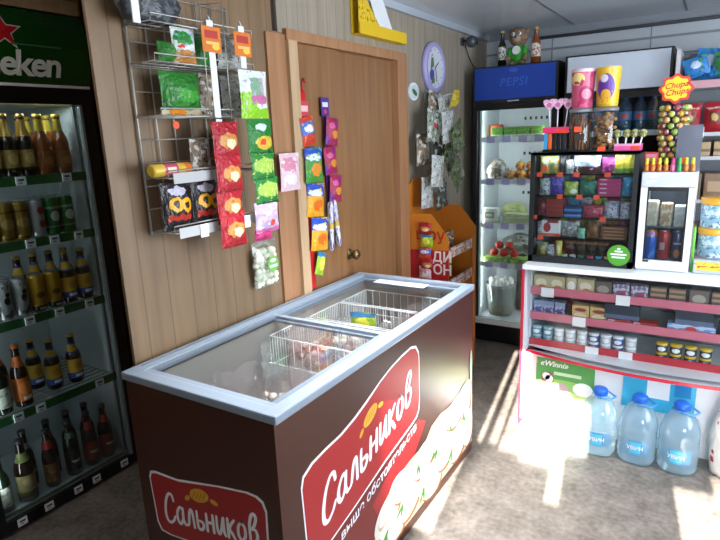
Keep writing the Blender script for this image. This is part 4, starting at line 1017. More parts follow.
for i, (x, w) in enumerate(((-1.355, .18), (-1.13, .22))):
    o = MB().box(-w / 2, w / 2, -.06, .06, 0, .038, pm('leafy_tray%d' % i, '#6f9a3c', [('n', 5, .52, '#a9c46a'), ('n', 7, .62, '#b8402c' if i else '#4c7a2a')], .5), .006).build('vegetable_tray', None, (x, 4.105, .621)); tag(o, ('tray of greens under the tomatoes', 'tray of greens and red peppers beside the tomatoes')[i], 'tray')
o = lumpy('vegetable_bag', 'dark clear bag of vegetables at the back of the fourth fridge shelf', 'bag', pm('dark_veg', '#5a6058', [('n', 4, .5, '#8a928a'), ('n', 6, .6, '#30362c')], .3), .2, .06, .2, (-1.22, 4.245, .621), 0, 12)
t = thing('egg_bucket', 'clear plastic bucket at the bottom of the fridge with eggs on top', 'bucket', (-1.33, 4.14, .192))
b = MB(); b.lathe([(.085, 0), (.092, .02), (.115, .24), (.12, .25), (.117, .25), (.112, .238), (.088, .02), (.08, .006), (0, .006)], thin('bucket_clear', '#e8ecec', .2, .1, .35, '#c3c8c4'), 28, caps=False); b.build('bucket', t, fix=False)
b = MB(); b.lathe([(.086, 0.008), (.088, .02), (.094, .07), (0, .075)], pm('grain', '#8f8058', [('n', 9, .55, '#b8a878')], .7), 24); b.build('grain', t)
b = MB(); b.lathe([(.112, .232), (0, .234)], white, 24); b.build('egg_tray', t)
def egg(): return tag(MB().ball((0, 0, .022), .023, mat('egg_white', '#e6e2da', .4), 12, (1, 1, 1.2)).build('egg'), 'x', 'egg')
for i in range(9):
    a = i * 2 * PI / 8; q = .078 if i < 8 else 0
    place('egg', egg, (-1.33 + q * math.cos(a), 4.14 + q * math.sin(a), .192 + .240), 'white egg on the clear bucket at the fridge bottom', 'eggs on the bucket')
t = thing('wicker_basket', 'dark basket behind the egg bucket at the fridge bottom', 'basket', (-1.125, 4.33, .192))
MB().box(-.13, .13, -.065, .065, 0, .34, mat('dark_wicker', '#4a4034', .7, noise=.4, nscale=60), .02).build('basket_body', t)

# toy and bottles on top of the blue fridge
t = thing('stuffed_toy', 'brown fluffy toy in a green shirt sitting on the blue fridge', 'toy', (-1.235, 4.12, 2.021))
fur = mat('toy_fur', '#7d6350', .9, noise=.35, nscale=70, bump=.8); shirt = mat('toy_shirt', '#2f8a2a', .8)
b = MB(); b.ball((0, 0, .075), .066, shirt, 16, (1, .75, 1.1)); b.ball((-.05, -.02, .09), .03, shirt, 10, (.8, .9, 1.3)); b.ball((.05, -.02, .09), .03, shirt, 10, (.8, .9, 1.3)); b.build('shirt', t, fix=False)
b = MB(); b.ball((0, -.005, .19), .068, fur, 18, (1, .85, .92), .04, 3); b.ball((-.055, 0, .225), .02, fur, 10); b.ball((.055, 0, .225), .02, fur, 10); b.ball((0, -.055, .175), .028, mat('toy_muzzle', '#a08a74', .9), 12, (1.1, .8, .8))
for x in (-.055, .055): b.ball((x * 1.1, -.045, .05), .02, fur, 10)
for x in (-.035, .035): b.ball((x, -.03, .018), .026, fur, 10, (1, 1.3, .7))
b.build('body', t, fix=False)
b = MB()
for x in (-.022, .022): b.ball((x, -.058, .205), .012, white, 10); b.ball((x, -.068, .205), .006, black, 8)
b.ball((0, -.078, .182), .008, black, 8); b.build('eyes_and_nose', t, fix=False)
b = MB(); b.disc(0, .1, .028, .028, -.0595, -.05, mat('shirt_print', '#c9cfd0', .7), 14); b.build('shirt_print', t)
def mk_fb(kind):
    def f():
        t = thing('souvenir_bottle', 'x', 'bottle')
        return bottle_parts(t, greenglass if kind else amber, pm('souv%d' % kind, '#b9b9b0' if kind else '#c7c0b4', [('n', 5, .55, '#2e3a30' if kind else '#8a4a2a')], .4), None, mat('cap_ochre', '#c09a48', .4), .03, .25, (.05, .14))
    return f
place('souv1', mk_fb(1), (-1.345, 4.1, 2.021), 'green glass bottle with a gold cap beside the toy, wall side', None, sc=(1, 1, .95))
place('souv0', mk_fb(0), (-1.11, 4.1, 2.021), 'brown glass bottle with a gold cap and white label beside the toy', None, sc=(1.1, 1.1, .95))

silverS = mat('silver_sign', '#c4ccda', .28, .25)
f3, sg3 = tall_fridge(-.885, -.268, 3.985, 4.46, 'display_fridge', 'black fridge with a plain silver sign behind the counter', silverS, 1.805, 2.036, inner=mat('dark_inside', '#23272c', .5), shelves=(1.555, 1.24, .9, .6))
bw = thin('pale_blue_bottle', '#9cc4dc', .15, .08, .3, '#7fb0d0')
def waterb():
    t = thing('water_bottle', 'x', 'bottle')
    b = MB(); b.lathe([(.035, 0), (.04, .01), (.04, .05), (.037, .07), (.04, .09), (.04, .14), (.03, .17), (.013, .19), (.013, .2)], bw, 16); b.build('bottle_body', t)
    b = MB(); b.lathe([(.0405, .065), (.0405, .12)], pm('small_water_label', '#4a78b0', [('e', .5, .5, .3, .3, '#c84a4a')], .4), 16, caps=False); b.build('label', t, fix=False)
    b = MB(); b.lathe([(.015, .195), (.015, .215), (0, .216)], mat('cap_blue', '#2a62b8', .4), 12); b.build('cap', t); return t
for i, x in enumerate((-.785, -.70, -.61, -.525, -.44, -.365)):
    place('waterb', waterb, (x, 4.1, 1.556), f'small water bottle, {ORD[i]} from the blue fridge side inside the silver fridge', 'water bottles in the silver fridge')

# ================================================================== SERVICE COUNTER
CX0, CX1, CYF, CYB = -.80, .50, 2.86, 3.33
CT = thing('service_counter', 'white shop counter with a bowed glass front and red shelf edges', 'counter', (0, 0, 0))
cw = mat('counter_white', '#e6e9ee', .3); cred = mat('counter_red', '#c9203a', .35); cpink = mat('counter_rail_red', '#cc7083', .35)
def bow(x): return 2.93 - .11 * max(0, 1 - ((x + .15) / .655) ** 2)
b = MB()
b.box(CX0, CX1, 2.93, 2.95, .0, .42, cw); b.box(CX0, CX0 + .018, 2.95, CYB, 0, .885, cw); b.box(CX1 - .018, CX1, 2.95, CYB, 0, .885, cw)
b.box(CX0, CX1, CYB - .015, CYB, 0, .885, mat('counter_back', '#7a8088', .5))
b.box(CX0 + .002, CX0 + .016, CYF + .01, 2.95, .43, .885, mat('counter_pillar', '#c3cbd4', .4)); b.box(CX1 - .016, CX1, CYF + .01, 2.95, .43, .885, cw)
b.build('carcass', CT)
b = MB(); b.box(CX0 - .008, CX1 + .008, CYF - .008, CYB, .885, .910, white, .004); b.build('counter_top', CT)
b = MB(); b.box(CX0 - .010, CX0, CYF + .0, 2.93, .0, .885, cred); b.box(CX0 - .010, CX0, 2.93, 3.0, .0, .885, cred); b.build('red_post', CT)
# bowed lower deck with red edge, then the glass above it
n = 28; xs = [CX0 + (CX1 - CX0) * k / n for k in range(n + 1)]
b = MB()
vs = [(x, bow(x) + .004, .445) for x in xs] + [(x, 2.95, .445) for x in xs] + [(x, bow(x) + .004, .42) for x in xs] + [(x, 2.95, .42) for x in xs]; m_ = n + 1
fs = []
for k in range(n): fs += [(k, k + 1, m_ + k + 1, m_ + k), (2 * m_ + k, 3 * m_ + k, 3 * m_ + k + 1, 2 * m_ + k + 1)]
b.add(vs, fs, cw); b.build('lower_deck', CT)
b = MB()
vs = []
for x in xs: vs += [(x, bow(x), .405), (x, bow(x), .42), (x, bow(x) + .006, .42), (x, bow(x) + .006, .405)]
fs = []
for k in range(n):
    for q in range(4): fs.append((4 * k + q, 4 * k + (q + 1) % 4, 4 * k + 4 + (q + 1) % 4, 4 * k + 4 + q))
b.add(vs, fs, cred); b.build('red_edge', CT)
b = MB()
vs = []
for x in xs: vs += [(x, bow(x) + .001, .43), (x, (bow(x) * .5 + (CYF + .004) * .5), .66), (x, CYF + .004, .884)]
fs = []
for k in range(n):
    for q in (0, 1): fs.append((3 * k + q, 3 * k + 3 + q, 3 * k + 4 + q, 3 * k + 1 + q))
b.add(vs, fs, glass, True); b.build('front_glass', CT, fix=False)
for z, h, cards in ((.745, .042, (-.695, -.33, .30)), (.605, .045, (-.53, .16)), (.452, .043, (-.46, -.30))):
    b = MB(); b.box(CX0 + .018, CX1 - .018, 2.955, CYB - .02, z - .01, z, cw); s_ = b.build('shelf', CT)
    MB().box(CX0 + .016, CX1 - .016, 2.945, 2.953, z - .012, z + h - .012 if z < .5 else z + .03, cpink if z > .5 else mat('counter_rail_low', '#c0323e', .35)).build('price_rail', s_)
    for x in cards: MB().box(x - .032, x + .032, 2.938, 2.944, z - .02 if z > .5 else z - .05, z + .03, greycard).build('price_card', s_)
gp = pm('poster_green', '#4f9a4e', [('e', .55, .45, .6, .14, '#b9d27a'), ('e', .5, .58, .5, .1, '#8cc060'), ('n', 3, .62, '#7ab860'), ('b', 0, .3, '#e2e6dc')], .3)
b = MB(); b.box(-.735, -.435, 2.925, 2.929, .04, .385, gp)
b.text('«Winni»', .042, ink, lambda u, v: (-.715 + u, 2.9235, .345 + v), bold=.001, shear=.3)
b.disc(-.672, .275, .034, .036, 2.922, 2.9245, mat('poster_brown', '#8a5a52', .4)); b.disc(-.679, .285, .021, .021, 2.9205, 2.922, ink); b.disc(-.664, .272, .021, .021, 2.9205, 2.922, ink)
b.disc(-.49, .24, .05, .038, 2.922, 2.9245, ink); b.disc(-.6, .2, .045, .06, 2.922, 2.9245, mat('poster_cup', '#b9a0a4', .4)); b.box(-.64, -.5, 2.922, 2.9245, .3, .318, mat('poster_pale', '#c4dcb8', .4))
b.build('green_poster', CT)
b = MB(); tq = mat('poster_cyan', '#3fb4de', .35); b.box(-.30, .02, 2.925, 2.929, .20, .385, tq); b.box(-.19, -.09, 2.9235, 2.925, .27, .36, ink); b.box(-.07, .0, 2.9235, 2.925, .30, .38, mat('poster_blue', '#1f86c8', .35)); b.build('cyan_poster', CT)

def cbox(key, w, h, d, shapes, base, rough=.4, name='carton', cat='carton', bev=.003):
    def f(): return tag(MB().box(-w / 2, w / 2, -d / 2, d / 2, 0, h, pm(key, base, shapes, rough), bev).build(name), 'x', cat)
    return f
tea = cbox('tea_box', .082, .088, .05, [('e', .5, .55, .35, .25, '#e6dcc8'), ('b', .85, 1, '#b5b088'), ('e', .55, .3, .25, .14, '#c98a4a')], '#c2b890')
teaw = cbox('tea_white', .052, .088, .05, [('e', .5, .5, .36, .3, '#f0f0ea')], '#b4b898')
darkp = cbox('dark_pack', .08, .085, .05, [('e', .5, .5, .35, .25, '#a8a094'), ('b', .0, .2, '#8a7d6a')], '#6a625c')
lattice = cbox('brown_lattice_box', .07, .085, .06, [('b', .1, .3, '#a98a6c'), ('b', .45, .6, '#a98a6c'), ('b', .75, .9, '#a98a6c')], '#5c5450')
clearp = cbox('violet_pack', .075, .08, .05, [('n', 4, .52, '#c9c2d4'), ('e', .6, .4, .2, .2, '#a84a6a')], '#6d6a8a')
RW = 'top row behind the counter glass'
for i, (k, mk, x, lab) in enumerate((('tea', tea, -.736, 'yellowish tea box at the fridge end of the top counter row'), ('tea', tea, -.655, 'yellowish tea box second from the fridge end of the counter'), ('teaw', teaw, -.583, 'narrow white tea box in the top counter row'), ('tea', tea, -.512, 'yellowish tea box right before the darker packs in the counter'),
        ('darkp', darkp, -.428, 'dark brown pack beside the tea boxes'), ('clearp', clearp, -.345, 'violet pack in the top counter row'), ('clearp', clearp, -.262, 'violet pack beside the brown striped boxes'), ('lattice', lattice, -.18, 'brown striped box, first after the violet packs'),
        ('lattice', lattice, -.10, 'brown striped box, second after the violet packs'), ('darkp', darkp, -.01, 'dark pack below the yellow-lidded tubs'), ('lattice', lattice, .075, 'brown striped box beyond the dark pack'), ('darkp', darkp, .16, 'dark pack at the far end of the counter row'))):
    place('cn' + k, mk, (x, 2.992, .746), lab.replace(' right ', ' just '), RW)
cof = cbox('teal_violet_pack', .055, .085, .05, [('n', 4, .52, '#a9b4cc'), ('b', .75, 1, '#8a9ab8')], '#5f5a92')
blk = cbox('black_pack', .022, .085, .06, [], '#1c1c22')
ylw = cbox('yellow_pack', .085, .082, .05, [('e', .5, .72, .35, .12, '#8a3a3a'), ('e', .5, .35, .38, .18, '#e6d9b4'), ('b', 0, .1, '#a08448')], '#cdb47a')
drk = cbox('navy_box', .16, .075, .06, [('b', 0, .3, '#5a6a88')], '#2c3644')
redf = cbox('flat_red_pack', .11, .035, .07, [('r', 0, .3, .3, .9, '#d8d0cc')], '#a83a34')
blw = cbox('blue_white_box', .2, .05, .07, [('n', 3, .5, '#b9cbe6'), ('e', .5, .6, .12, .3, '#c84a3c')], '#6f8fc8')
G2 = 'middle row behind the counter glass'
for k, mk, x, z, lab in (('cof', cof, -.748, .606, 'violet pack at the fridge end of the middle counter row'), ('cof', cof, -.695, .606, 'violet pack second in the middle counter row'), ('cof', cof, -.637, .606, 'violet pack beside the black one in the counter'), ('blk', blk, -.592, .606, 'thin black pack in the middle counter row'),
        ('ylw', ylw, -.532, .606, 'yellow pack with a red emblem beside the black one'), ('ylw', ylw, -.443, .606, 'yellow pack with a red emblem beside the flat red one'), ('redf', redf, -.342, .606, 'flat red pack lying in the middle counter row'), ('drk', drk, -.335, .642, 'long navy box on the flat red packs'), ('redf', redf, -.225, .606, 'second flat red pack in the middle counter row'),
        ('drk', drk, -.02, .657, 'long navy box on the blue and white box'), ('blw', blw, -.03, .606, 'blue and white box at the far part of the middle row'), ('drk', drk, .16, .606, 'navy box at the far end of the middle row')):
    place('cm' + k, mk, (x, 3.0, z), lab, G2)
def pot(key, base, lidc):
    def f():
        t = thing('small_jar', 'x', 'jar'); b = MB(); b.lathe([(.022, 0), (.026, .006), (.026, .034), (.024, .037)], pm(key, base, [('e', .5, .5, .35, .3, '#e8ecee')], .35), 14); b.build('jar_body', t)
        b = MB(); b.lathe([(.027, .036), (.027, .045), (.024, .047), (0, .047)], mat('jl' + lidc, lidc, .4), 14); b.build('lid', t); return t
    return f
G3 = 'small jars in the bottom counter row'
cnt = {}
for layer in (0, 1):
    for i in range(9):
        x = -.752 + i * .0585
        if layer and i in (7, 8): pass
        kind = ('teal' if i < 2 else 'white' if i % 2 == 0 or i < 5 else 'blue')
        mk = {'teal': pot('jar_teal', '#5f9ab0', '#a9c2cc'), 'white': pot('jar_white', '#c4cdd4', '#e8ecf0'), 'blue': pot('jar_blue', '#4a62a0', '#dfe4ea')}[kind]
        place('pot' + kind, mk, (x, 2.985, .453 + layer * .0475), f'{kind} small jar, {ORD[i]} from the fridge end, {"upper" if layer else "lower"} layer of the bottom row', G3)
    for i in range(4):
        place('potyellow', pot('jar_dark', '#3c4258', '#d8b83c'), (-.145 + i * .062, 2.985, .453 + layer * .0475), f'yellow-lidded small jar, {ORD[i]} from the bottles side in the {"upper" if layer else "lower"} layer', G3)

# three five-litre bottles on the floor in front
wb = thin('water_bottle_plastic', '#e6f4fa', .25, .06, .32, '#d8f0fc'); bcap = mat('bottle_cap_blue', '#1c62c8', .35)
wl = pm('water_label', '#3fa0d0', [('r', .05, .95, .12, .88, '#5cbade')], .4)
def big():
    t = thing('large_water_bottle', 'x', 'water bottle')
    b = MB(); b.lathe([(.068, 0), (.082, .008), (.086, .03), (.083, .042), (.086, .054), (.086, .135), (.082, .145), (.086, .155), (.082, .166), (.086, .178), (.083, .20), (.07, .245), (.045, .28), (.026, .295), (.026, .31)], wb, 32, sq=.12); b.build('bottle_body', t, fix=False)
    b = MB(); b.lathe([(.030, .300), (.034, .302), (.034, .328), (.028, .334), (0, .334)], bcap, 20)
    for k in range(20): a = k * PI / 10; b.box(.0335 * math.cos(a) - .0012, .0335 * math.cos(a) + .0012, .0335 * math.sin(a) - .0012, .0335 * math.sin(a) + .0012, .303, .327, bcap)
    b.build('cap', t)
    b = MB(); b.tube([(.0, -.036, .296), (.05, -.03, .292), (.07, .03, .285), (.036, .06, .292), (-.02, .045, .296), (-.036, 0, .297), (.0, -.036, .296)], .005, mat('handle_blue', '#4a98d8', .4), 8); b.build('handle', t)
    b = MB(); n = 14; vs = []
    for k in range(n + 1):
        a = -PI / 2 + (k / n - .5) * 1.45; vs += [(.0885 * math.cos(a), .0885 * math.sin(a), .06), (.0885 * math.cos(a), .0885 * math.sin(a), .132)]
    b.add(vs, [(2 * k, 2 * k + 2, 2 * k + 3, 2 * k + 1) for k in range(n)], wl, True)
    b.text('УВИН', .027, ink, lambda u, v: (.0895 * math.sin(u / .0895), -.0895 * math.cos(u / .0895) - .0006, .086 + v), bold=.0006, align='CENTER')
    b.build('label', t, fix=False); return t
for i, (x, lab, a) in enumerate(((-.384, 'five-litre water bottle with blue cap standing beside the green poster', .08), (-.206, 'five-litre water bottle with blue cap between the two others', 0), (-.03, 'five-litre water bottle with blue cap beside the white patterned bag', -.05))):
    place('big', big, (x, 2.79 + .004 * i, .001), lab, 'five-litre water bottles on the floor', a)
clothm = pm('patterned_bag', '#dcdad6', [('n', 5, .66, '#a83a3c'), ('n', 8, .68, '#c86a64')], .6, crinkle=.4)
o = lumpy('patterned_sack', 'white sack with dark red marks standing at the end of the water bottles', 'sack', clothm, .105, .065, .42, (.182, 2.83, .001), 0, 21)

# ================================================================== BLACK SWEETS CASE ON THE COUNTER
KX0, KX1, KY0, KY1, KZ0, KZ1 = -.806, -.303, 2.945, 3.22, .911, 1.475
K = thing('sweets_case', 'black framed glass sweets case standing on the counter', 'display case', (0, 0, 0))
b = MB(); kd = mat('case_dark', '#191d21', .35); kback = mat('case_back', '#2b3a3c', .4)
for x in (KX0, KX1 - .022): b.box(x, x + .022, KY0, KY0 + .02, KZ0, KZ1, kd)
for x in (KX0, KX1 - .012): b.box(x, x + .012, KY0 + .02, KY1, KZ0, KZ1, kd)
b.box(KX0, KX1, KY0, KY1, KZ1 - .012, KZ1, kd); b.box(KX0, KX1, KY0, KY1, KZ0, KZ0 + .012, kd); b.box(KX0, KX1, KY0, KY0 + .02, KZ0 + .012, KZ0 + .034, kd)
b.box(KX0, KX1, KY1 - .012, KY1, KZ0, KZ1, kback); b.box(KX0 + .012, KX1 - .012, KY0, KY0 + .016, KZ1 - .016, KZ1, kd)
b.build('frame', K)
MB().box(KX0 + .022, KX1 - .022, KY0 + .006, KY0 + .010, KZ0 + .034, KZ1 - .016, glass).build('front_glass', K)
ks = (1.365, 1.255, 1.145, 1.04)
for j, z in enumerate(ks):
    b = MB(); b.box(KX0 + .012, KX1 - .012, KY0 + .03, KY1 - .012, z - .005, z, thin('shelf_glass', '#b9d2cc', .2)); s_ = b.build('shelf', K)
    for x in ((-.765, -.74, -.665, -.585, -.44), (-.66, -.565, -.485), (-.785, -.45), (-.75,))[j]:
        MB().box(x - .014, x + .014, KY0 + .022, KY0 + .025, z - .012 + (.03 if j == 0 and x == -.74 else 0), z + .010 + (.03 if j == 0 and x == -.74 else 0), orangetag).build('price_tag', s_)
b = MB(); stg = mat('sticker_green', '#4f9a2a', .4); b.disc(-.365, .975, .052, .052, KY0 - .0005, KY0 + .0055, stg, 28)
for k, (z, w) in enumerate(((.995, .018), (.98, .036), (.965, .03))): b.box(-.365 - w, -.365 + w, KY0 - .001, KY0, z - .004, z + .004, ink)
b.disc(-.365, 1.008, .008, .005, KY0 - .001, KY0, ink, 8); b.build('round_sticker', K)
def swpk(key, base, shapes=(), crinkle=.4): return pm('sweet_' + key, base, shapes, .35, crinkle=crinkle)
SW = {'multi': swpk('multi', '#8f8f5a', [('n', 3, .5, '#c8b03c'), ('n', 5, .58, '#3f8fa0'), ('n', 6, .63, '#b8402c')]), 'dark': swpk('dark', '#24242a', [('n', 4, .6, '#4a4a52')]),
      'whiteblue': swpk('whiteblue', '#c4d0dc', [('n', 3, .52, '#6f98c8'), ('b', 0, .4, '#5a2430'), ('n', 5, .6, '#e6eaf0')]), 'magenta': swpk('magenta', '#a02a84', [('n', 4, .56, '#c86aa8'), ('n', 6, .62, '#5c1c6a')]),
      'yellow': swpk('yellow', '#c9c03a', [('n', 4, .58, '#dfe07a'), ('b', 0, .25, '#5f9a3c')]), 'whitish': swpk('whitish', '#b9bcc4', [('n', 4, .55, '#6a6d78')]), 'violet': swpk('violet', '#4a3a9a', [('n', 4, .56, '#6f62b8'), ('n', 6, .62, '#2a2058')]),
      'green': swpk('green', '#8fa84a', [('n', 4, .55, '#c8c26a'), ('e', .7, .3, .2, .2, '#e8e4dc')]), 'teal': swpk('teal', '#2f6a5c', [('n', 4, .56, '#4c8a78')]), 'pinkbox': swpk('pinkbox', '#b0306a', [('b', .3, .36, '#7d1c4a'), ('b', .63, .69, '#7d1c4a'), ('r', .1, .4, .7, .95, '#d8c2d4')], 0),
      'cyan': swpk('cyan', '#2f86b8', [('n', 4, .55, '#62b0d4'), ('n', 6, .62, '#8a2a6a')]), 'maroon': swpk('maroon', '#6a1c30', [('n', 4, .58, '#a83a4a')]), 'redbox': swpk('redbox', '#8a2424', [('b', .48, .52, '#5c1414'), ('b', .23, .27, '#5c1414'), ('b', .73, .77, '#5c1414')], 0),
      'bluebox': swpk('bluebox', '#2a6ab0', [('b', .5, 1, '#1c2c58'), ('b', .3, .4, '#5fa0d8')], 0), 'pinkred': swpk('pinkred', '#b8405a', [('n', 4, .55, '#8f2440'), ('n', 6, .6, '#d88a98')]), 'snow': swpk('snow', '#c9c8d8', [('n', 4, .54, '#8f88b0'), ('n', 6, .64, '#3a3a58')]),
      'whitered': swpk('whitered', '#d4cfd0', [('e', .3, .55, .2, .3, '#a82c34'), ('b', 0, .2, '#c9543c'), ('r', .3, .9, .82, 1, '#8a1c24')], 0), 'brown': swpk('brown', '#7a5238', [('n', 4, .55, '#a9784c'), ('n', 6, .62, '#4c2f1e')]), 'clear': swpk('clear', '#8d8f90', [('n', 4, .54, '#c4c8ca'), ('n', 6, .62, '#6a3a34')]),
      'mint': swpk('mint', '#7fc0a4', [('n', 4, .58, '#b9e0d0')]), 'choc': swpk('choc', '#6d4030', [('r', .1, .9, .3, .7, '#a8805c')], 0), 'darkchoc': swpk('darkchoc', '#2e221e', [('n', 4, .58, '#5a4230'), ('b', .85, 1, '#8a5a34')]), 'yellowflat': swpk('yellowflat', '#d2c650', [('e', .5, .5, .3, .3, '#e8e4b0')])}
KR = 'sweets in the black glass case'
def sweet(kind, w, h, x, z, lab, boxy=False, y=3.02, d=.05, ry=None):
    if h > .04: h = min(h * 1.15, .092)
    if x < -.75: x += .012
    def mk():
        if boxy: return tag(MB().box(-w / 2, w / 2, -d / 2, d / 2, 0, h, SW[kind], .003).build('sweets_box'), lab, 'sweets box')
        return tag(MB().bag(w, h, d, SW[kind], 7, 8, crump=.2, seed=len(PROTO)).build('sweets_packet'), lab, 'packet')
    return place(('sw', kind, w, h, boxy), mk, (x, y, z + .001), lab, KR, 0, ry)
z = ks[0]
sweet('multi', .055, .085, -.76, z, 'many-coloured gum packet at the fridge end of the case, top shelf'); sweet('multi', .05, .08, -.705, z, 'many-coloured gum packet second on the top case shelf')
sweet('dark', .03, .08, -.663, z, 'dark thin packet on the top case shelf'); sweet('whitish', .04, .06, -.628, z, 'whitish packet beside the big bag on the top case shelf')
sweet('whiteblue', .13, .09, -.545, z, 'big white and blue sweet bag on the top case shelf', d=.08); sweet('magenta', .075, .07, -.44, z, 'magenta sweet packet on the top case shelf')
for i in range(3): sweet('yellow', .045, .075, -.402 + i * .026, z + .004, f'yellow packet, {ORD[i]} of three fanned out on the top case shelf', y=3.01 + .02 * i, d=.02, ry=.08)
z = ks[1]
sweet('whitish', .06, .075, -.757, z, 'whitish packet on the second case shelf'); sweet('violet', .075, .09, -.69, z, 'violet sweet bag on the second case shelf'); sweet('green', .07, .06, -.617, z, 'green and cream packet on the second case shelf')
sweet('teal', .085, .065, -.535, z, 'teal packet on the second case shelf')
for i in range(4): sweet('pinkbox', .105, .021, -.435, z + i * .0215, f'flat pink box, {ORD[i]} from the bottom of its pile in the case', True)
sweet('cyan', .055, .08, -.352, z, 'cyan packet at the mini fridge end of the second case shelf')
z = ks[2]
sweet('maroon', .055, .08, -.765, z, 'maroon packet on the third case shelf'); sweet('redbox', .085, .085, -.69, z, 'dark red box on the third case shelf', True)
sweet('bluebox', .085, .028, -.60, z, 'flat blue box, lower of two in the case', True); sweet('bluebox', .085, .028, -.60, z + .0285, 'flat blue box, upper of two in the case', True)
sweet('pinkred', .10, .055, -.505, z, 'pink and red sweet packet on the third case shelf'); sweet('snow', .07, .075, -.42, z, 'white and violet packet on the third case shelf'); sweet('snow', .06, .07, -.352, z, 'white and violet packet at the mini fridge end of the third case shelf')
z = ks[3]
sweet('whitish', .035, .065, -.775, z, 'pale packet at the fridge end of the fourth case shelf'); sweet('whitered', .095, .075, -.705, z, 'white box with a red figure on the fourth case shelf', True)
sweet('clear', .09, .07, -.61, z, 'clear packet of sweets on the fourth case shelf'); sweet('mint', .035, .045, -.55, z, 'mint green packet on the fourth case shelf', y=2.99, d=.025); sweet('brown', .065, .075, -.50, z, 'brown packet on the fourth case shelf')
for i in range(4): sweet('choc', .12, .016, -.40, z + i * .0165, f'chocolate bar, {ORD[i]} from the bottom of its pile in the case', True)
z = KZ0 + .012
sweet('multi', .06, .07, -.762, z, 'mixed sweet packet on the case floor'); sweet('whitish', .05, .06, -.708, z, 'white sweet packet on the case floor'); sweet('yellowflat', .035, .085, -.665, z, 'narrow yellow packet on the case floor')
for i in range(4): sweet('darkchoc', .055, .085, -.615 + i * .054, z, f'dark chocolate packet, {ORD[i]} from the yellow packet on the case floor', y=3.04, d=.03)
cols = {'teal': 'teal', 'redbox': 'red', 'cyan': 'cyan', 'whitered': 'white and red'}
for i, k in enumerate(('mint', 'whitish', 'teal', 'pinkred', 'cyan', 'yellow')): sweet(k, .034, .03, -.63 + i * .042, z, f'small sweet packet, {ORD[i]} in the front row of the case floor', y=2.99, d=.02)
sweet('clear', .08, .04, -.372, z, 'clear packet behind the green round sticker', y=3.04)

# fuller back rows
bk = ['multi', 'violet', 'yellow', 'magenta', 'cyan', 'whitish', 'green', 'pinkred', 'teal', 'snow', 'brown', 'maroon']
nmk = dict(multi='many-coloured', violet='violet', yellow='yellow', magenta='magenta', cyan='cyan', whitish='whitish', green='pale green', pinkred='pink', teal='teal', snow='white-violet', brown='brown', maroon='maroon')
for j, zz in enumerate(ks):
    for i in range(7):
        k = bk[(i * 5 + j * 3) % 12]
        sweet(k, .066, .088 if j else .085, -.746 + i * .0640, zz, f'{nmk[k]} packet, {ORD[i]} from the fridge end, back row of the {("top", "second", "third", "fourth")[j]} case shelf', y=3.125, d=.035)
# ---- things on top of the case
kt = KZ1 + .001
t = thing('lollipop_stand', 'pink topped stand holding three heart lollipops and coloured sticks', 'lollipop stand', (-.70, 3.03, kt))
b = MB(); b.box(-.062, .062, -.035, .035, 0, .012, black); b.box(-.062, .062, .02, .035, .012, .1, black); b.box(-.064, .064, -.037, -.033, .092, .122, pm('pink_header', '#d8346a', [('r', .5, .95, .2, .9, '#e0452e')], .4)); b.box(-.062, .062, -.034, .035, .1, .106, black); b.build('stand_body', t)
for i, (x, c_) in enumerate(((-.05, '#3a9ad0'), (-.028, '#e0642a'), (-.005, '#16161c'), (.018, '#16161c'), (.042, '#24242c'))):
    o = MB().box(-.009, .009, -.008, .008, 0, .078, mat('stick' + c_, c_, .4), .002).build('candy_stick', None, (-.70 + x, 3.01, kt + .0125)); tag(o, f'{("blue", "orange", "black", "black", "dark grey")[i]} candy stick, {ORD[i]} in the lollipop stand', 'candy stick', 'sticks in the lollipop stand')
heart = pm('heart_pink', '#d8a0c2', [('n', 4, .55, '#e8c8dc'), ('e', .5, .5, .2, .2, '#c06a98')], .3)
def heartlolly():
    t = thing('heart_lollipop', 'x', 'lollipop'); pl = []
    for k in range(24):
        a = 2 * PI * k / 24; pl.append((.0021 * 16 * math.sin(a) ** 3 * .85, .13 + .0021 * (13 * math.cos(a) - 5 * math.cos(2 * a) - 2 * math.cos(3 * a))))
    b = MB(); b.prism(pl, -.007, .007, heart); b.build('candy_heart', t)
    b = MB(); b.lathe([(.003, 0), (.003, .1)], white, 8); b.build('stick', t); return t
for i, (x, a) in enumerate(((-.032, -.06), (.0, .0), (.034, .1))):
    place('heart', heartlolly, (-.70 + x, 3.015 + .012 * i, kt + .1065), f'pink heart lollipop, {ORD[i]} from the fridge side of the stand', 'pink heart lollipops', 0, ry=a)
jarc = thin('jar_clear', '#eef0f0', .22)
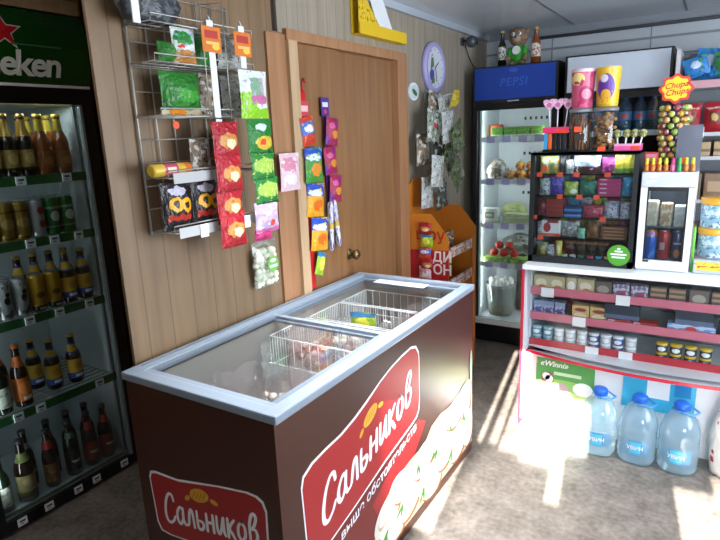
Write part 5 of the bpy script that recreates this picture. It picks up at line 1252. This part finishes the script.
def jar(kind, label, x, m1, m2):
    t = thing('snack_jar', label, 'jar', (x, 3.03, kt))
    b = MB(); b.lathe([(.05, 0), (.054, .006), (.054, .186), (.05, .19)], jarc, 26, caps=False); b.build('jar_wall', t, fix=False)
    b = MB(); b.lathe([(.055, .188), (.057, .19), (.057, .205), (0, .206)], thin('jar_lid', '#d8dce0', .2, .1, .5, '#c9cdd2'), 26); b.build('lid', t, fix=False)
    b = MB(); R_ = random.Random(9)
    if kind:
        for k in range(40): a = R_.uniform(0, 2 * PI); q = .044 * math.sqrt(R_.random()); b.tube([(q * math.cos(a), q * math.sin(a), .008), (q * math.cos(a) + R_.uniform(-.004, .004), q * math.sin(a), R_.uniform(.13, .18))], .005, m1 if k % 3 else m2, 5)
    else:
        for k in range(90): a = R_.uniform(0, 2 * PI); q = .042 * math.sqrt(R_.random()); b.ball((q * math.cos(a), q * math.sin(a), R_.uniform(.012, .178)), .0115, m1 if k % 4 else m2, 8, (1.1, 1, .8))
    o = b.build('contents', t, fix=False); o['kind'] = 'stuff'
    b = MB(); b.box(-.02, .016, -.0562, -.0552, .095 if kind else .0, .12 if kind else .022, orangetag); b.box(-.016, .03, -.0568, -.0562, .055 if kind else .085, .085 if kind else .1, mat('jar_label', '#3a2c28', .5)); b.build('price_tag', t)
    return t
sb = mat('straw_brown', '#8a5a3c', .5); sb2 = mat('straw_dark', '#5c3826', .5); rb = mat('ring_tan', '#b88a58', .5); rb2 = mat('ring_dark', '#8a5c34', .5)
jar(1, 'clear jar of brown snack sticks under the pink tub', -.588, sb, sb2); jar(0, 'clear jar of tan snack rounds under the yellow tub', -.474, rb, rb2)
pinkt = pm('tub_pink', '#c8587a', [('e', .35, .75, .3, .16, '#e6d28a'), ('n', 4, .6, '#a82c58'), ('e', .7, .35, .28, .22, '#a8305c'), ('e', .72, .36, .18, .13, '#d888a0'), ('b', .93, 1, '#e6c2d0')], .35)
yelt = pm('tub_yellow', '#d8ae2c', [('e', .48, .5, .34, .34, '#5c3490'), ('e', .48, .3, .2, .15, '#d8a02c'), ('e', .4, .72, .16, .1, '#cfc8e0'), ('n', 6, .66, '#b8862c'), ('b', 0, .08, '#c89a24')], .35)
for nm, m_, x in (('pink printed paper tub standing on the jar of sticks', pinkt, -.588), ('yellow and purple paper tub standing on the jar of rounds', yelt, -.474)):
    t = thing('popcorn_tub', nm, 'tub', (x + .002, 3.03, kt + .207))
    b = MB(); b.lathe([(.046, 0), (.048, .004), (.056, .172), (.0565, .175), (.0565, .18), (.055, .18)], m_, 28); b.build('tub_wall', t)
    b = MB(); b.lathe([(.055, .178), (.056, .181), (.05, .184), (0, .186)], mat('tub_lid', '#d8dae2', .35), 24); b.build('lid', t)
t = thing('lollipop_tray', 'pink edged tray of small lollipops on the black case', 'tray', (-.365, 3.03, kt))
b = MB(); b.box(-.058, .058, -.04, .04, 0, .004, mat('tray_pink', '#d84a8a', .4)); b.box(-.058, .058, -.04, -.036, .004, .032, pm('tray_front', '#dc5a96', [('r', .62, .95, .05, 1, '#e0452e'), ('b', .7, 1, '#e6a0c4')], .4)); b.box(-.058, .058, .036, .04, .004, .032, mat('tray_pink', '#d84a8a', .4)); b.box(-.058, -.054, -.036, .036, .004, .028, mat('tray_pink', '#d84a8a', .4)); b.box(.054, .058, -.036, .036, .004, .028, mat('tray_pink', '#d84a8a', .4)); b.build('tray_body', t)
lw = pm('lolly_wrap', '#7a7a4a', [('n', 3, .5, '#c8c07a'), ('n', 5, .58, '#4a5a3a')], .3)
def lolly(m_=lw, r=.017):
    def f():
        t = thing('lollipop', 'x', 'lollipop'); b = MB(); b.ball((0, 0, .075), r, m_, 10, (1, .8, 1.2)); b.build('candy', t)
        b = MB(); b.lathe([(.002, 0), (.0022, .062)], white, 6); b.build('stick', t); return t
    return f
for i in range(8):
    place('lolly', lolly(), (-.41 + (i % 4) * .03, 3.02 + .025 * (i // 4), kt + .005), 'small wrapped lollipop in the pink edged tray', 'lollipops in the pink tray', 0, ry=(-.12, .05, .1, .2)[i % 4])

# ================================================================== MINI FRIDGE
MX0, MX1, MY0, MY1, MZ0, MZ1 = -.288, -.066, 2.945, 3.24, .911, 1.378
t = thing('mini_fridge', 'small white glass-door drinks fridge standing on the counter', 'fridge', ((MX0 + MX1) / 2, MY0, MZ0)); mw = (MX1 - MX0) / 2; mh = MZ1 - MZ0
b = MB(); mwhite = mat('mini_white', '#dfe4ea', .35)
b.box(-mw, -mw + .02, .024, .295, 0, mh, mwhite); b.box(mw - .02, mw, .024, .295, 0, mh, mwhite); b.box(-mw + .02, mw - .02, .27, .295, 0, mh, mat('mini_inside', '#3a424c', .5)); b.box(-mw + .02, mw - .02, .024, .27, 0, .05, mwhite); b.box(-mw + .02, mw - .02, .024, .27, mh - .05, mh, mwhite)
b.build('cabinet', t)
b = MB(); b.box(-mw, mw, 0, .022, mh - .068, mh, pm('mini_header', '#c2c6d2', [('n', 3, .55, '#d4d8e2')], .35), .003); b.build('header_panel', t)
b = MB(); b.box(-mw, -mw + .028, 0, .022, .012, mh - .07, mwhite); b.box(mw - .026, mw, 0, .022, .012, mh - .07, mwhite); b.box(-mw + .028, mw - .026, 0, .022, .012, .052, mwhite); b.box(-mw + .028, mw - .026, .004, .022, mh - .086, mh - .07, black); b.box(-mw + .03, -mw + .055, -.004, 0, .044, .052, black); b.box(-mw + .028, -mw + .034, .006, .022, .052, mh - .086, black); b.box(mw - .034, mw - .026, .006, .022, .052, mh - .086, black)
d = b.build('door', t); MB().box(-mw + .034, mw - .034, .01, .014, .052, mh - .086, thin('mini_glass', '#e8f0f4', .3)).build('glass_pane', d)
MB().box(-mw + .022, mw - .022, .03, .27, .205, .21, mat('mini_shelf', '#59626c', .4)).build('shelf', t)
def drink(key, base, shapes):
    m_ = pm(key, base, shapes, .25, .3); return lambda: can(thing('drink_can', 'x', 'can'), m_, .0275, .142)
mc = (MX0 + MX1) / 2
place('dblue', drink('dc_blue', '#2a66c0', [('b', .78, 1, '#d8642a'), ('n', 3, .6, '#5a94d8')]), (mc - .0565, 2.998, MZ0 + .052), 'blue drink can with an orange top in the mini fridge', 'cans in the mini fridge')
place('dred', drink('dc_red', '#a8242c', [('r', .2, .6, .35, .6, '#d8b0b0')]), (mc + .0, 2.998, MZ0 + .052), 'red drink can in the mini fridge', 'cans in the mini fridge')
place('dnavy', drink('dc_navy', '#2c3a5c', [('e', .5, .25, .25, .14, '#c87a3c'), ('r', .2, .8, .55, .62, '#a9b4c8')]), (mc + .0565, 2.998, MZ0 + .052), 'navy drink can in the mini fridge', 'cans in the mini fridge')
for i, (x, c1, lab) in enumerate(((-.06, 'beige', 'beige carton in the mini fridge, counter case side'), (.0, 'tan', 'tan tub in the middle of the mini fridge shelf'), (.058, 'grey', 'pale grey carton in the mini fridge, tubs side'))):
    o = MB().box(-.025, .025, -.03, .03, 0, (.12, .11, .1)[i], pm('mini_' + c1, ('#b8a48c', '#a8805c', '#a8a8a4')[i], [('n', 4, .55, '#cbbba6')], .4), .006).build('drink_carton', None, (mc + x, 3.01, MZ0 + .2105)); tag(o, lab, 'carton')
# row of little bottles on it
def lb(c1, c2):
    def f():
        t = thing('small_bottle', 'x', 'bottle'); b = MB(); b.lathe([(.010, 0), (.0115, .003), (.0115, .028), (.006, .034)], mat('lb' + c1, c1, .3), 12); b.build('bottle_body', t)
        b = MB(); b.lathe([(.0075, .033), (.008, .035), (.0065, .062), (0, .063)], mat('lb' + c2, c2, .4), 10); b.build('cap', t); return t
    return f
lk = ['y', 'y', 'y', 'y', 'p', 'g', 'y', 'y']
for i, k in enumerate(lk):
    place('lb' + k, lb(*{'y': ('#b86a2c', '#c9c62c'), 'p': ('#b05a80', '#b83a70'), 'g': ('#3f8a4c', '#3fae4a')}[k]), (-.275 + i * .0268, 2.975, MZ1 + .001), f'small {dict(y="yellow-capped", p="pink-capped", g="green-capped")[k]} bottle, {ORD[i]} from the case side on the mini fridge', 'row of small bottles on the mini fridge')
# lolly tower with its flower sign, behind the small bottles
t = thing('lollipop_tower', 'tall lollipop display with a yellow flower shaped sign', 'lollipop display', (-.185, 3.10, MZ1 + .001))
b = MB(); b.lathe([(.05, 0), (.05, .01), (.02, .014), (.02, .30), (.03, .305), (0, .306)], mat('tower_core', '#4a2a4a', .5), 18); b.build('stand', t)
b = MB(); pl = []; pl2 = []
for k in range(48):
    a = -2 * PI * k / 48; q = 1 + .09 * math.cos(8 * a); pl.append((.066 * q * math.cos(a), .368 + .062 * q * math.sin(a))); pl2.append((.054 * q * math.cos(a), .368 + .05 * q * math.sin(a)))
b.prism(pl, -.052, -.046, mat('flower_red', '#c8342a', .4)); b.prism(pl2, -.0535, -.052, mat('flower_yellow', '#efc62a', .4))
b.text('Chupa', .036, rednote, lambda u, v: (u, -.0545, .372 + v + u * .12), bold=.0006, align='CENTER', shear=.2); b.text('Chups', .036, rednote, lambda u, v: (u + .004, -.0545, .342 + v + u * .12), bold=.0006, align='CENTER', shear=.2)
b.box(-.004, .004, -.046, .0, .29, .34, mat('tower_core', '#4a2a4a', .5)); b.build('flower_sign', t, fix=False)
def chup(c):
    m_ = pm('chup' + c, c, [('e', .5, .6, .25, .25, '#e0d8c0'), ('n', 3, .6, '#5a4a2a')], .3); return lambda: tag(MB().ball((0, 0, 0), .0145, m_, 10).build('wrapped_lollipop'), 'x', 'lollipop')
ck = ('#a8b04a', '#b8862c', '#8a3a4a', '#7a9a3a', '#c2925a')
i = 0
for j, zz in enumerate((.285, .258, .231, .204, .177, .150, .123, .096, .07, .043)):
    nn = 9 if j < 6 else 8; rad = .055 if j < 6 else .047
    for k in range(nn):
        a = 2 * PI * (k + .5 * (j % 2)) / nn
        place('chup%d' % (i % 5), chup(ck[i % 5]), (-.185 + rad * math.cos(a), 3.10 + rad * math.sin(a), MZ1 + zz), 'round wrapped lollipop on the tower under the yellow flower sign', 'lollipops on the tower', rz=a); i += 1
o = tag(MB().box(-.028, .028, -.02, .02, 0, .085, pm('red_small_box', '#b02c38', [('r', .1, .9, .5, .9, '#c8788a'), ('r', .15, .8, .1, .35, '#d8a04a')], .4), .003).build('sweets_box', None, (-.262, 3.03, kt - .096 + .001)), 'small red box standing on the mini fridge beside the case', 'sweets box')
o = tag(MB().box(-.022, .022, -.001, .001, 0, .04, orangetag).build('price_note', None, (-.252, 3.006, MZ1 + .001)), 'orange price note propped before the small red box', 'price note')
o = tag(MB().prismx([(.0, 0), (.004, 0), (.045, .205), (.041, .205)], -.05, .05, thin('acrylic', '#c4c8d4', .25, .1, .6, '#9aa0b0')).build('acrylic_stand', None, (-.112, 3.005, MZ1 + .001)), 'grey acrylic leaflet stand leaning behind the small bottles', 'leaflet stand')
o['label'] = 'grey acrylic leaflet stand leaning behind the small bottles'
MB().box(-.03, .0, -.0015, -.0002, .035, .062, orangetag).build('price_tag', o)

# ---- tubs and tray at the end of the counter
def tub():
    t = thing('candy_tub', 'x', 'tub'); b = MB(); b.lathe([(.058, 0), (.064, .006), (.066, .1), (.063, .112)], pm('tub_blue', '#7fa4b8', [('n', 4, .5, '#b9ccd4'), ('n', 6, .6, '#4a6a8a'), ('n', 8, .66, '#c8824a')], .3), 24); b.build('tub_body', t)
    b = MB(); b.lathe([(.069, .11), (.07, .114), (.07, .134), (.066, .138), (0, .138)], mat('lid_ochre', '#d0982a', .4), 24); b.build('lid', t); return t
o = tag(MB().box(-.09, .09, -.08, .08, 0, .066, pm('clear_tray', '#a9aeb0', [('r', .06, .94, .25, .85, '#c2c03c'), ('n', 5, .58, '#c8523a'), ('r', 0, 1, 0, .22, '#a4aaac')], .3), .004).build('sweets_tray', None, (.042, 3.05, .911)), 'clear tray of yellow and red packets under the blue tubs', 'tray')
for i in range(2): place('ctub', tub, (.025, 3.06, .978 + i * .139), ('blue tub with ochre lid, lower of the two on the counter', 'blue tub with ochre lid, upper of the two on the counter')[i], 'blue tubs on the counter')
o = tag(MB().lathe([(.006, 0), (.006, .2), (.003, .215)], mat('green_straw', '#5fae3c', .4), 8).build('green_stick', None, (-.054, 3.0, .911)), 'thin green stick standing between mini fridge and blue tubs', 'stick')

# ================================================================== SHELVING BEHIND THE COUNTER
t = thing('shelf_unit', 'pale shelving unit behind the counter beside the silver fridge', 'shelf unit', (0, 0, 0))
sw = mat('shelf_pale', '#b9b6ba', .45); swp = mat('shelf_edge_pink', '#b98a94', .45)
b = MB(); b.box(-.245, -.225, 3.85, 4.2, 0, 2.0, sw); b.box(.95, .97, 3.85, 4.2, 0, 2.0, sw); b.box(-.225, .95, 4.18, 4.2, 0, 2.0, mat('shelf_back', '#6a6f78', .5)); b.build('side_frame', t)
for j, z in enumerate((1.80, 1.535, 1.40, 1.15, .85)):
    b = MB(); b.box(-.225, .95, 3.85, 4.18, z - .02, z, sw); s_ = b.build('shelf', t)
    if j == 0: MB().box(-.225, .95, 3.842, 3.85, z - .018, z + .022, swp).build('price_rail', s_)
    if j < 2:
        for x in ((-.195, .1) if j == 0 else (-.10, .2)): MB().box(x - .025, x + .025, 3.836, 3.841, z - .03, z + .03, greycard).build('price_card', s_)
bb_ = pm('packet_skyblue', '#2a7ac0', [('n', 3, .56, '#1c4c8a'), ('n', 5, .6, '#4f9a3c'), ('e', .5, .6, .2, .2, '#b9c8e0')], .35, crinkle=.5)
PK['skyblue'] = bb_; PK['bluegreen'] = pm('packet_bluegreen', '#3a7a3c', [('n', 3, .52, '#2a7ac0'), ('n', 5, .6, '#1c3c5a')], .35, crinkle=.5)
for i, (x, k, a, w, h) in enumerate(((-.13, 'skyblue', -.3, .13, .11), (-.09, 'skyblue', .1, .15, .17), (-.01, 'bluegreen', .15, .14, .13), (.06, 'skyblue', .5, .15, .12))):
    packet(k, w, h, .06, (x, 3.92 + .08 * (i % 2), 1.816 + .075 * abs(math.sin(a)) + .01), f'blue snack bag, {ORD[i]} from the silver fridge on the highest shelf', 'blue bags on the highest shelf', rz=0, ry=a, key='sb%d' % i)
PK['redcoffee'] = pm('packet_redcoffee', '#9a1a24', [('r', .25, .75, .3, .7, '#6a2a24'), ('e', .5, .5, .14, .14, '#b99a5c'), ('r', .1, .9, .78, .84, '#c8a4a0')], .35, crinkle=.3)
for i in range(5):
    packet('redcoffee', .115, .165, .07, (-.155 + i * .125, 3.93, 1.536), f'red foil pack, {ORD[i]} from the silver fridge on the second shelf', 'red foil packs on the second shelf', rz=0)
for i in range(4):
    for j, z in enumerate((1.151, .851)):
        place('bbox%d' % j, cbox('brown_box%d' % j, .13, .15, .1, [('r', .15, .85, .3, .7, '#a8886a')], '#7a5a40'), (-.13 + i * .145, 3.93, z), f'brown carton, {ORD[i]} from the silver fridge on the {("fourth", "lowest")[j]} shelf', 'brown cartons on the shelving')
for i in range(4):
    place('tbox', cbox('tan_box', .13, .08, .1, [('b', .3, .5, '#6a5238')], '#a58a64'), (-.10 + i * .145, 3.93, 1.401), f'flat tan carton, {ORD[i]} from the silver fridge on the third shelf', 'tan cartons on the third shelf')

# ================================================================== LIGHT AND CAMERA
SC.world = bpy.data.worlds.new('sky'); SC.world.use_nodes = True
nt = SC.world.node_tree; bg = nt.nodes['Background']
sky = nt.nodes.new('ShaderNodeTexSky'); sky.sky_type = 'HOSEK_WILKIE'; sky.sun_direction = (SUN_AZ.x * -.9, SUN_AZ.y * -.9, math.sin(ELEV)); sky.turbidity = 3
nt.links.new(sky.outputs[0], bg.inputs[0]); bg.inputs[1].default_value = .6
def area(name, loc, rot, sx_, sy_, e, col):
    l = bpy.data.lights.new(name, 'AREA'); l.shape = 'RECTANGLE'; l.size = sx_; l.size_y = sy_; l.energy = e; l.color = col
    o = bpy.data.objects.new(name, l); COL.objects.link(o); o.location = loc; o.rotation_euler = rot; return o
area('window_daylight', (X0 + .1, 1.9, 1.45), (0, Q, 0), 1.4, 1.95, 108, (.80, .90, 1.0))
o = area('entrance_daylight', (.75, FY - .08, 1.6), (Q, 0, 0), 1.1, .9, 75, (.85, .93, 1.0)); o.data.spread = math.radians(80)
o = area('freezer_fill', (-1.0, 1.75, CEIL - .02), (0, 0, 0), .15, 1.3, 20, (.95, .97, 1.0)); o.data.spread = math.radians(62)  # unseen fill added overhead to light the freezer contents
for x, dx_ in ((-1.452, .6), (-.99, -.6)):
    o = area('fridge_lamp', (x, 4.04, 1.0), (0, 0, 0), .02, 1.5, 3, (.95, .98, 1.0)); o.rotation_euler = Vector((dx_, .8, 0)).to_track_quat('-Z', 'Y').to_euler()
area('sweets_case_fill', (-.555, 2.985, KZ1 - .02), (.35, 0, 0), .44, .015, .65, (.95, .98, 1.0))  # fill strip added inside the case to brighten the sweets
area('beer_fridge_fill', (-2.50, 1.245, 1.77), (0, 0, 0), .03, .5, 1.3, (.85, .95, 1.0))  # fill added in the unlit beer fridge to lift its stock
o = area('beer_fridge_side_fill', (-2.434, .945, .95), (0, 0, 0), .015, 1.55, 1.6, (.9, .96, 1.0)); o.rotation_euler = Vector((-.75, .66, 0)).to_track_quat('-Z', 'Y').to_euler()  # upright strip added for brightness and glints on the cans
o = area('aisle_fill', (-1.9, .35, CEIL - .02), (0, 0, 0), .15, 1.1, 4.5, (1.0, .96, .9))  # unseen fill added to brighten the beer sign and the boards around it

area('mini_fridge_lamp', (-.177, 2.985, 1.29), (.2, 0, 0), .14, .02, .9, (.95, .98, 1.0))  # fill added to brighten the drinks behind the small door
l = bpy.data.lights.new('sun', 'SUN'); l.energy = 52; l.angle = math.radians(.3); l.color = (1, .96, .9)
o = bpy.data.objects.new('sun', l); COL.objects.link(o)
d = Vector((SUN_AZ.x, SUN_AZ.y, -math.tan(ELEV))).normalized()
o.rotation_euler = d.to_track_quat('-Z', 'Y').to_euler()

cam = bpy.data.cameras.new('camera'); co = bpy.data.objects.new('camera', cam); COL.objects.link(co)
yaw, pitch, roll, fpx = .56461574, .2360684, -.04036257, 562.495
f = Vector((-math.sin(yaw) * math.cos(pitch), math.cos(yaw) * math.cos(pitch), -math.sin(pitch))); r = Vector((math.cos(yaw), math.sin(yaw), 0)); u = r.cross(f)
r2 = r * math.cos(roll) + u * math.sin(roll); u2 = -r * math.sin(roll) + u * math.cos(roll)
co.matrix_world = Matrix(((r2.x, u2.x, -f.x, 0), (r2.y, u2.y, -f.y, 0), (r2.z, u2.z, -f.z, 1.6), (0, 0, 0, 1)))
cam.sensor_width = 36; cam.sensor_fit = 'HORIZONTAL'; cam.lens = 36 * fpx / 720; cam.clip_start = .02
SC.camera = co
vs_ = SC.view_settings; vs_.view_transform = 'Standard'; vs_.look = 'None'; vs_.gamma = 1; vs_.use_curve_mapping = False; vs_.exposure = 0
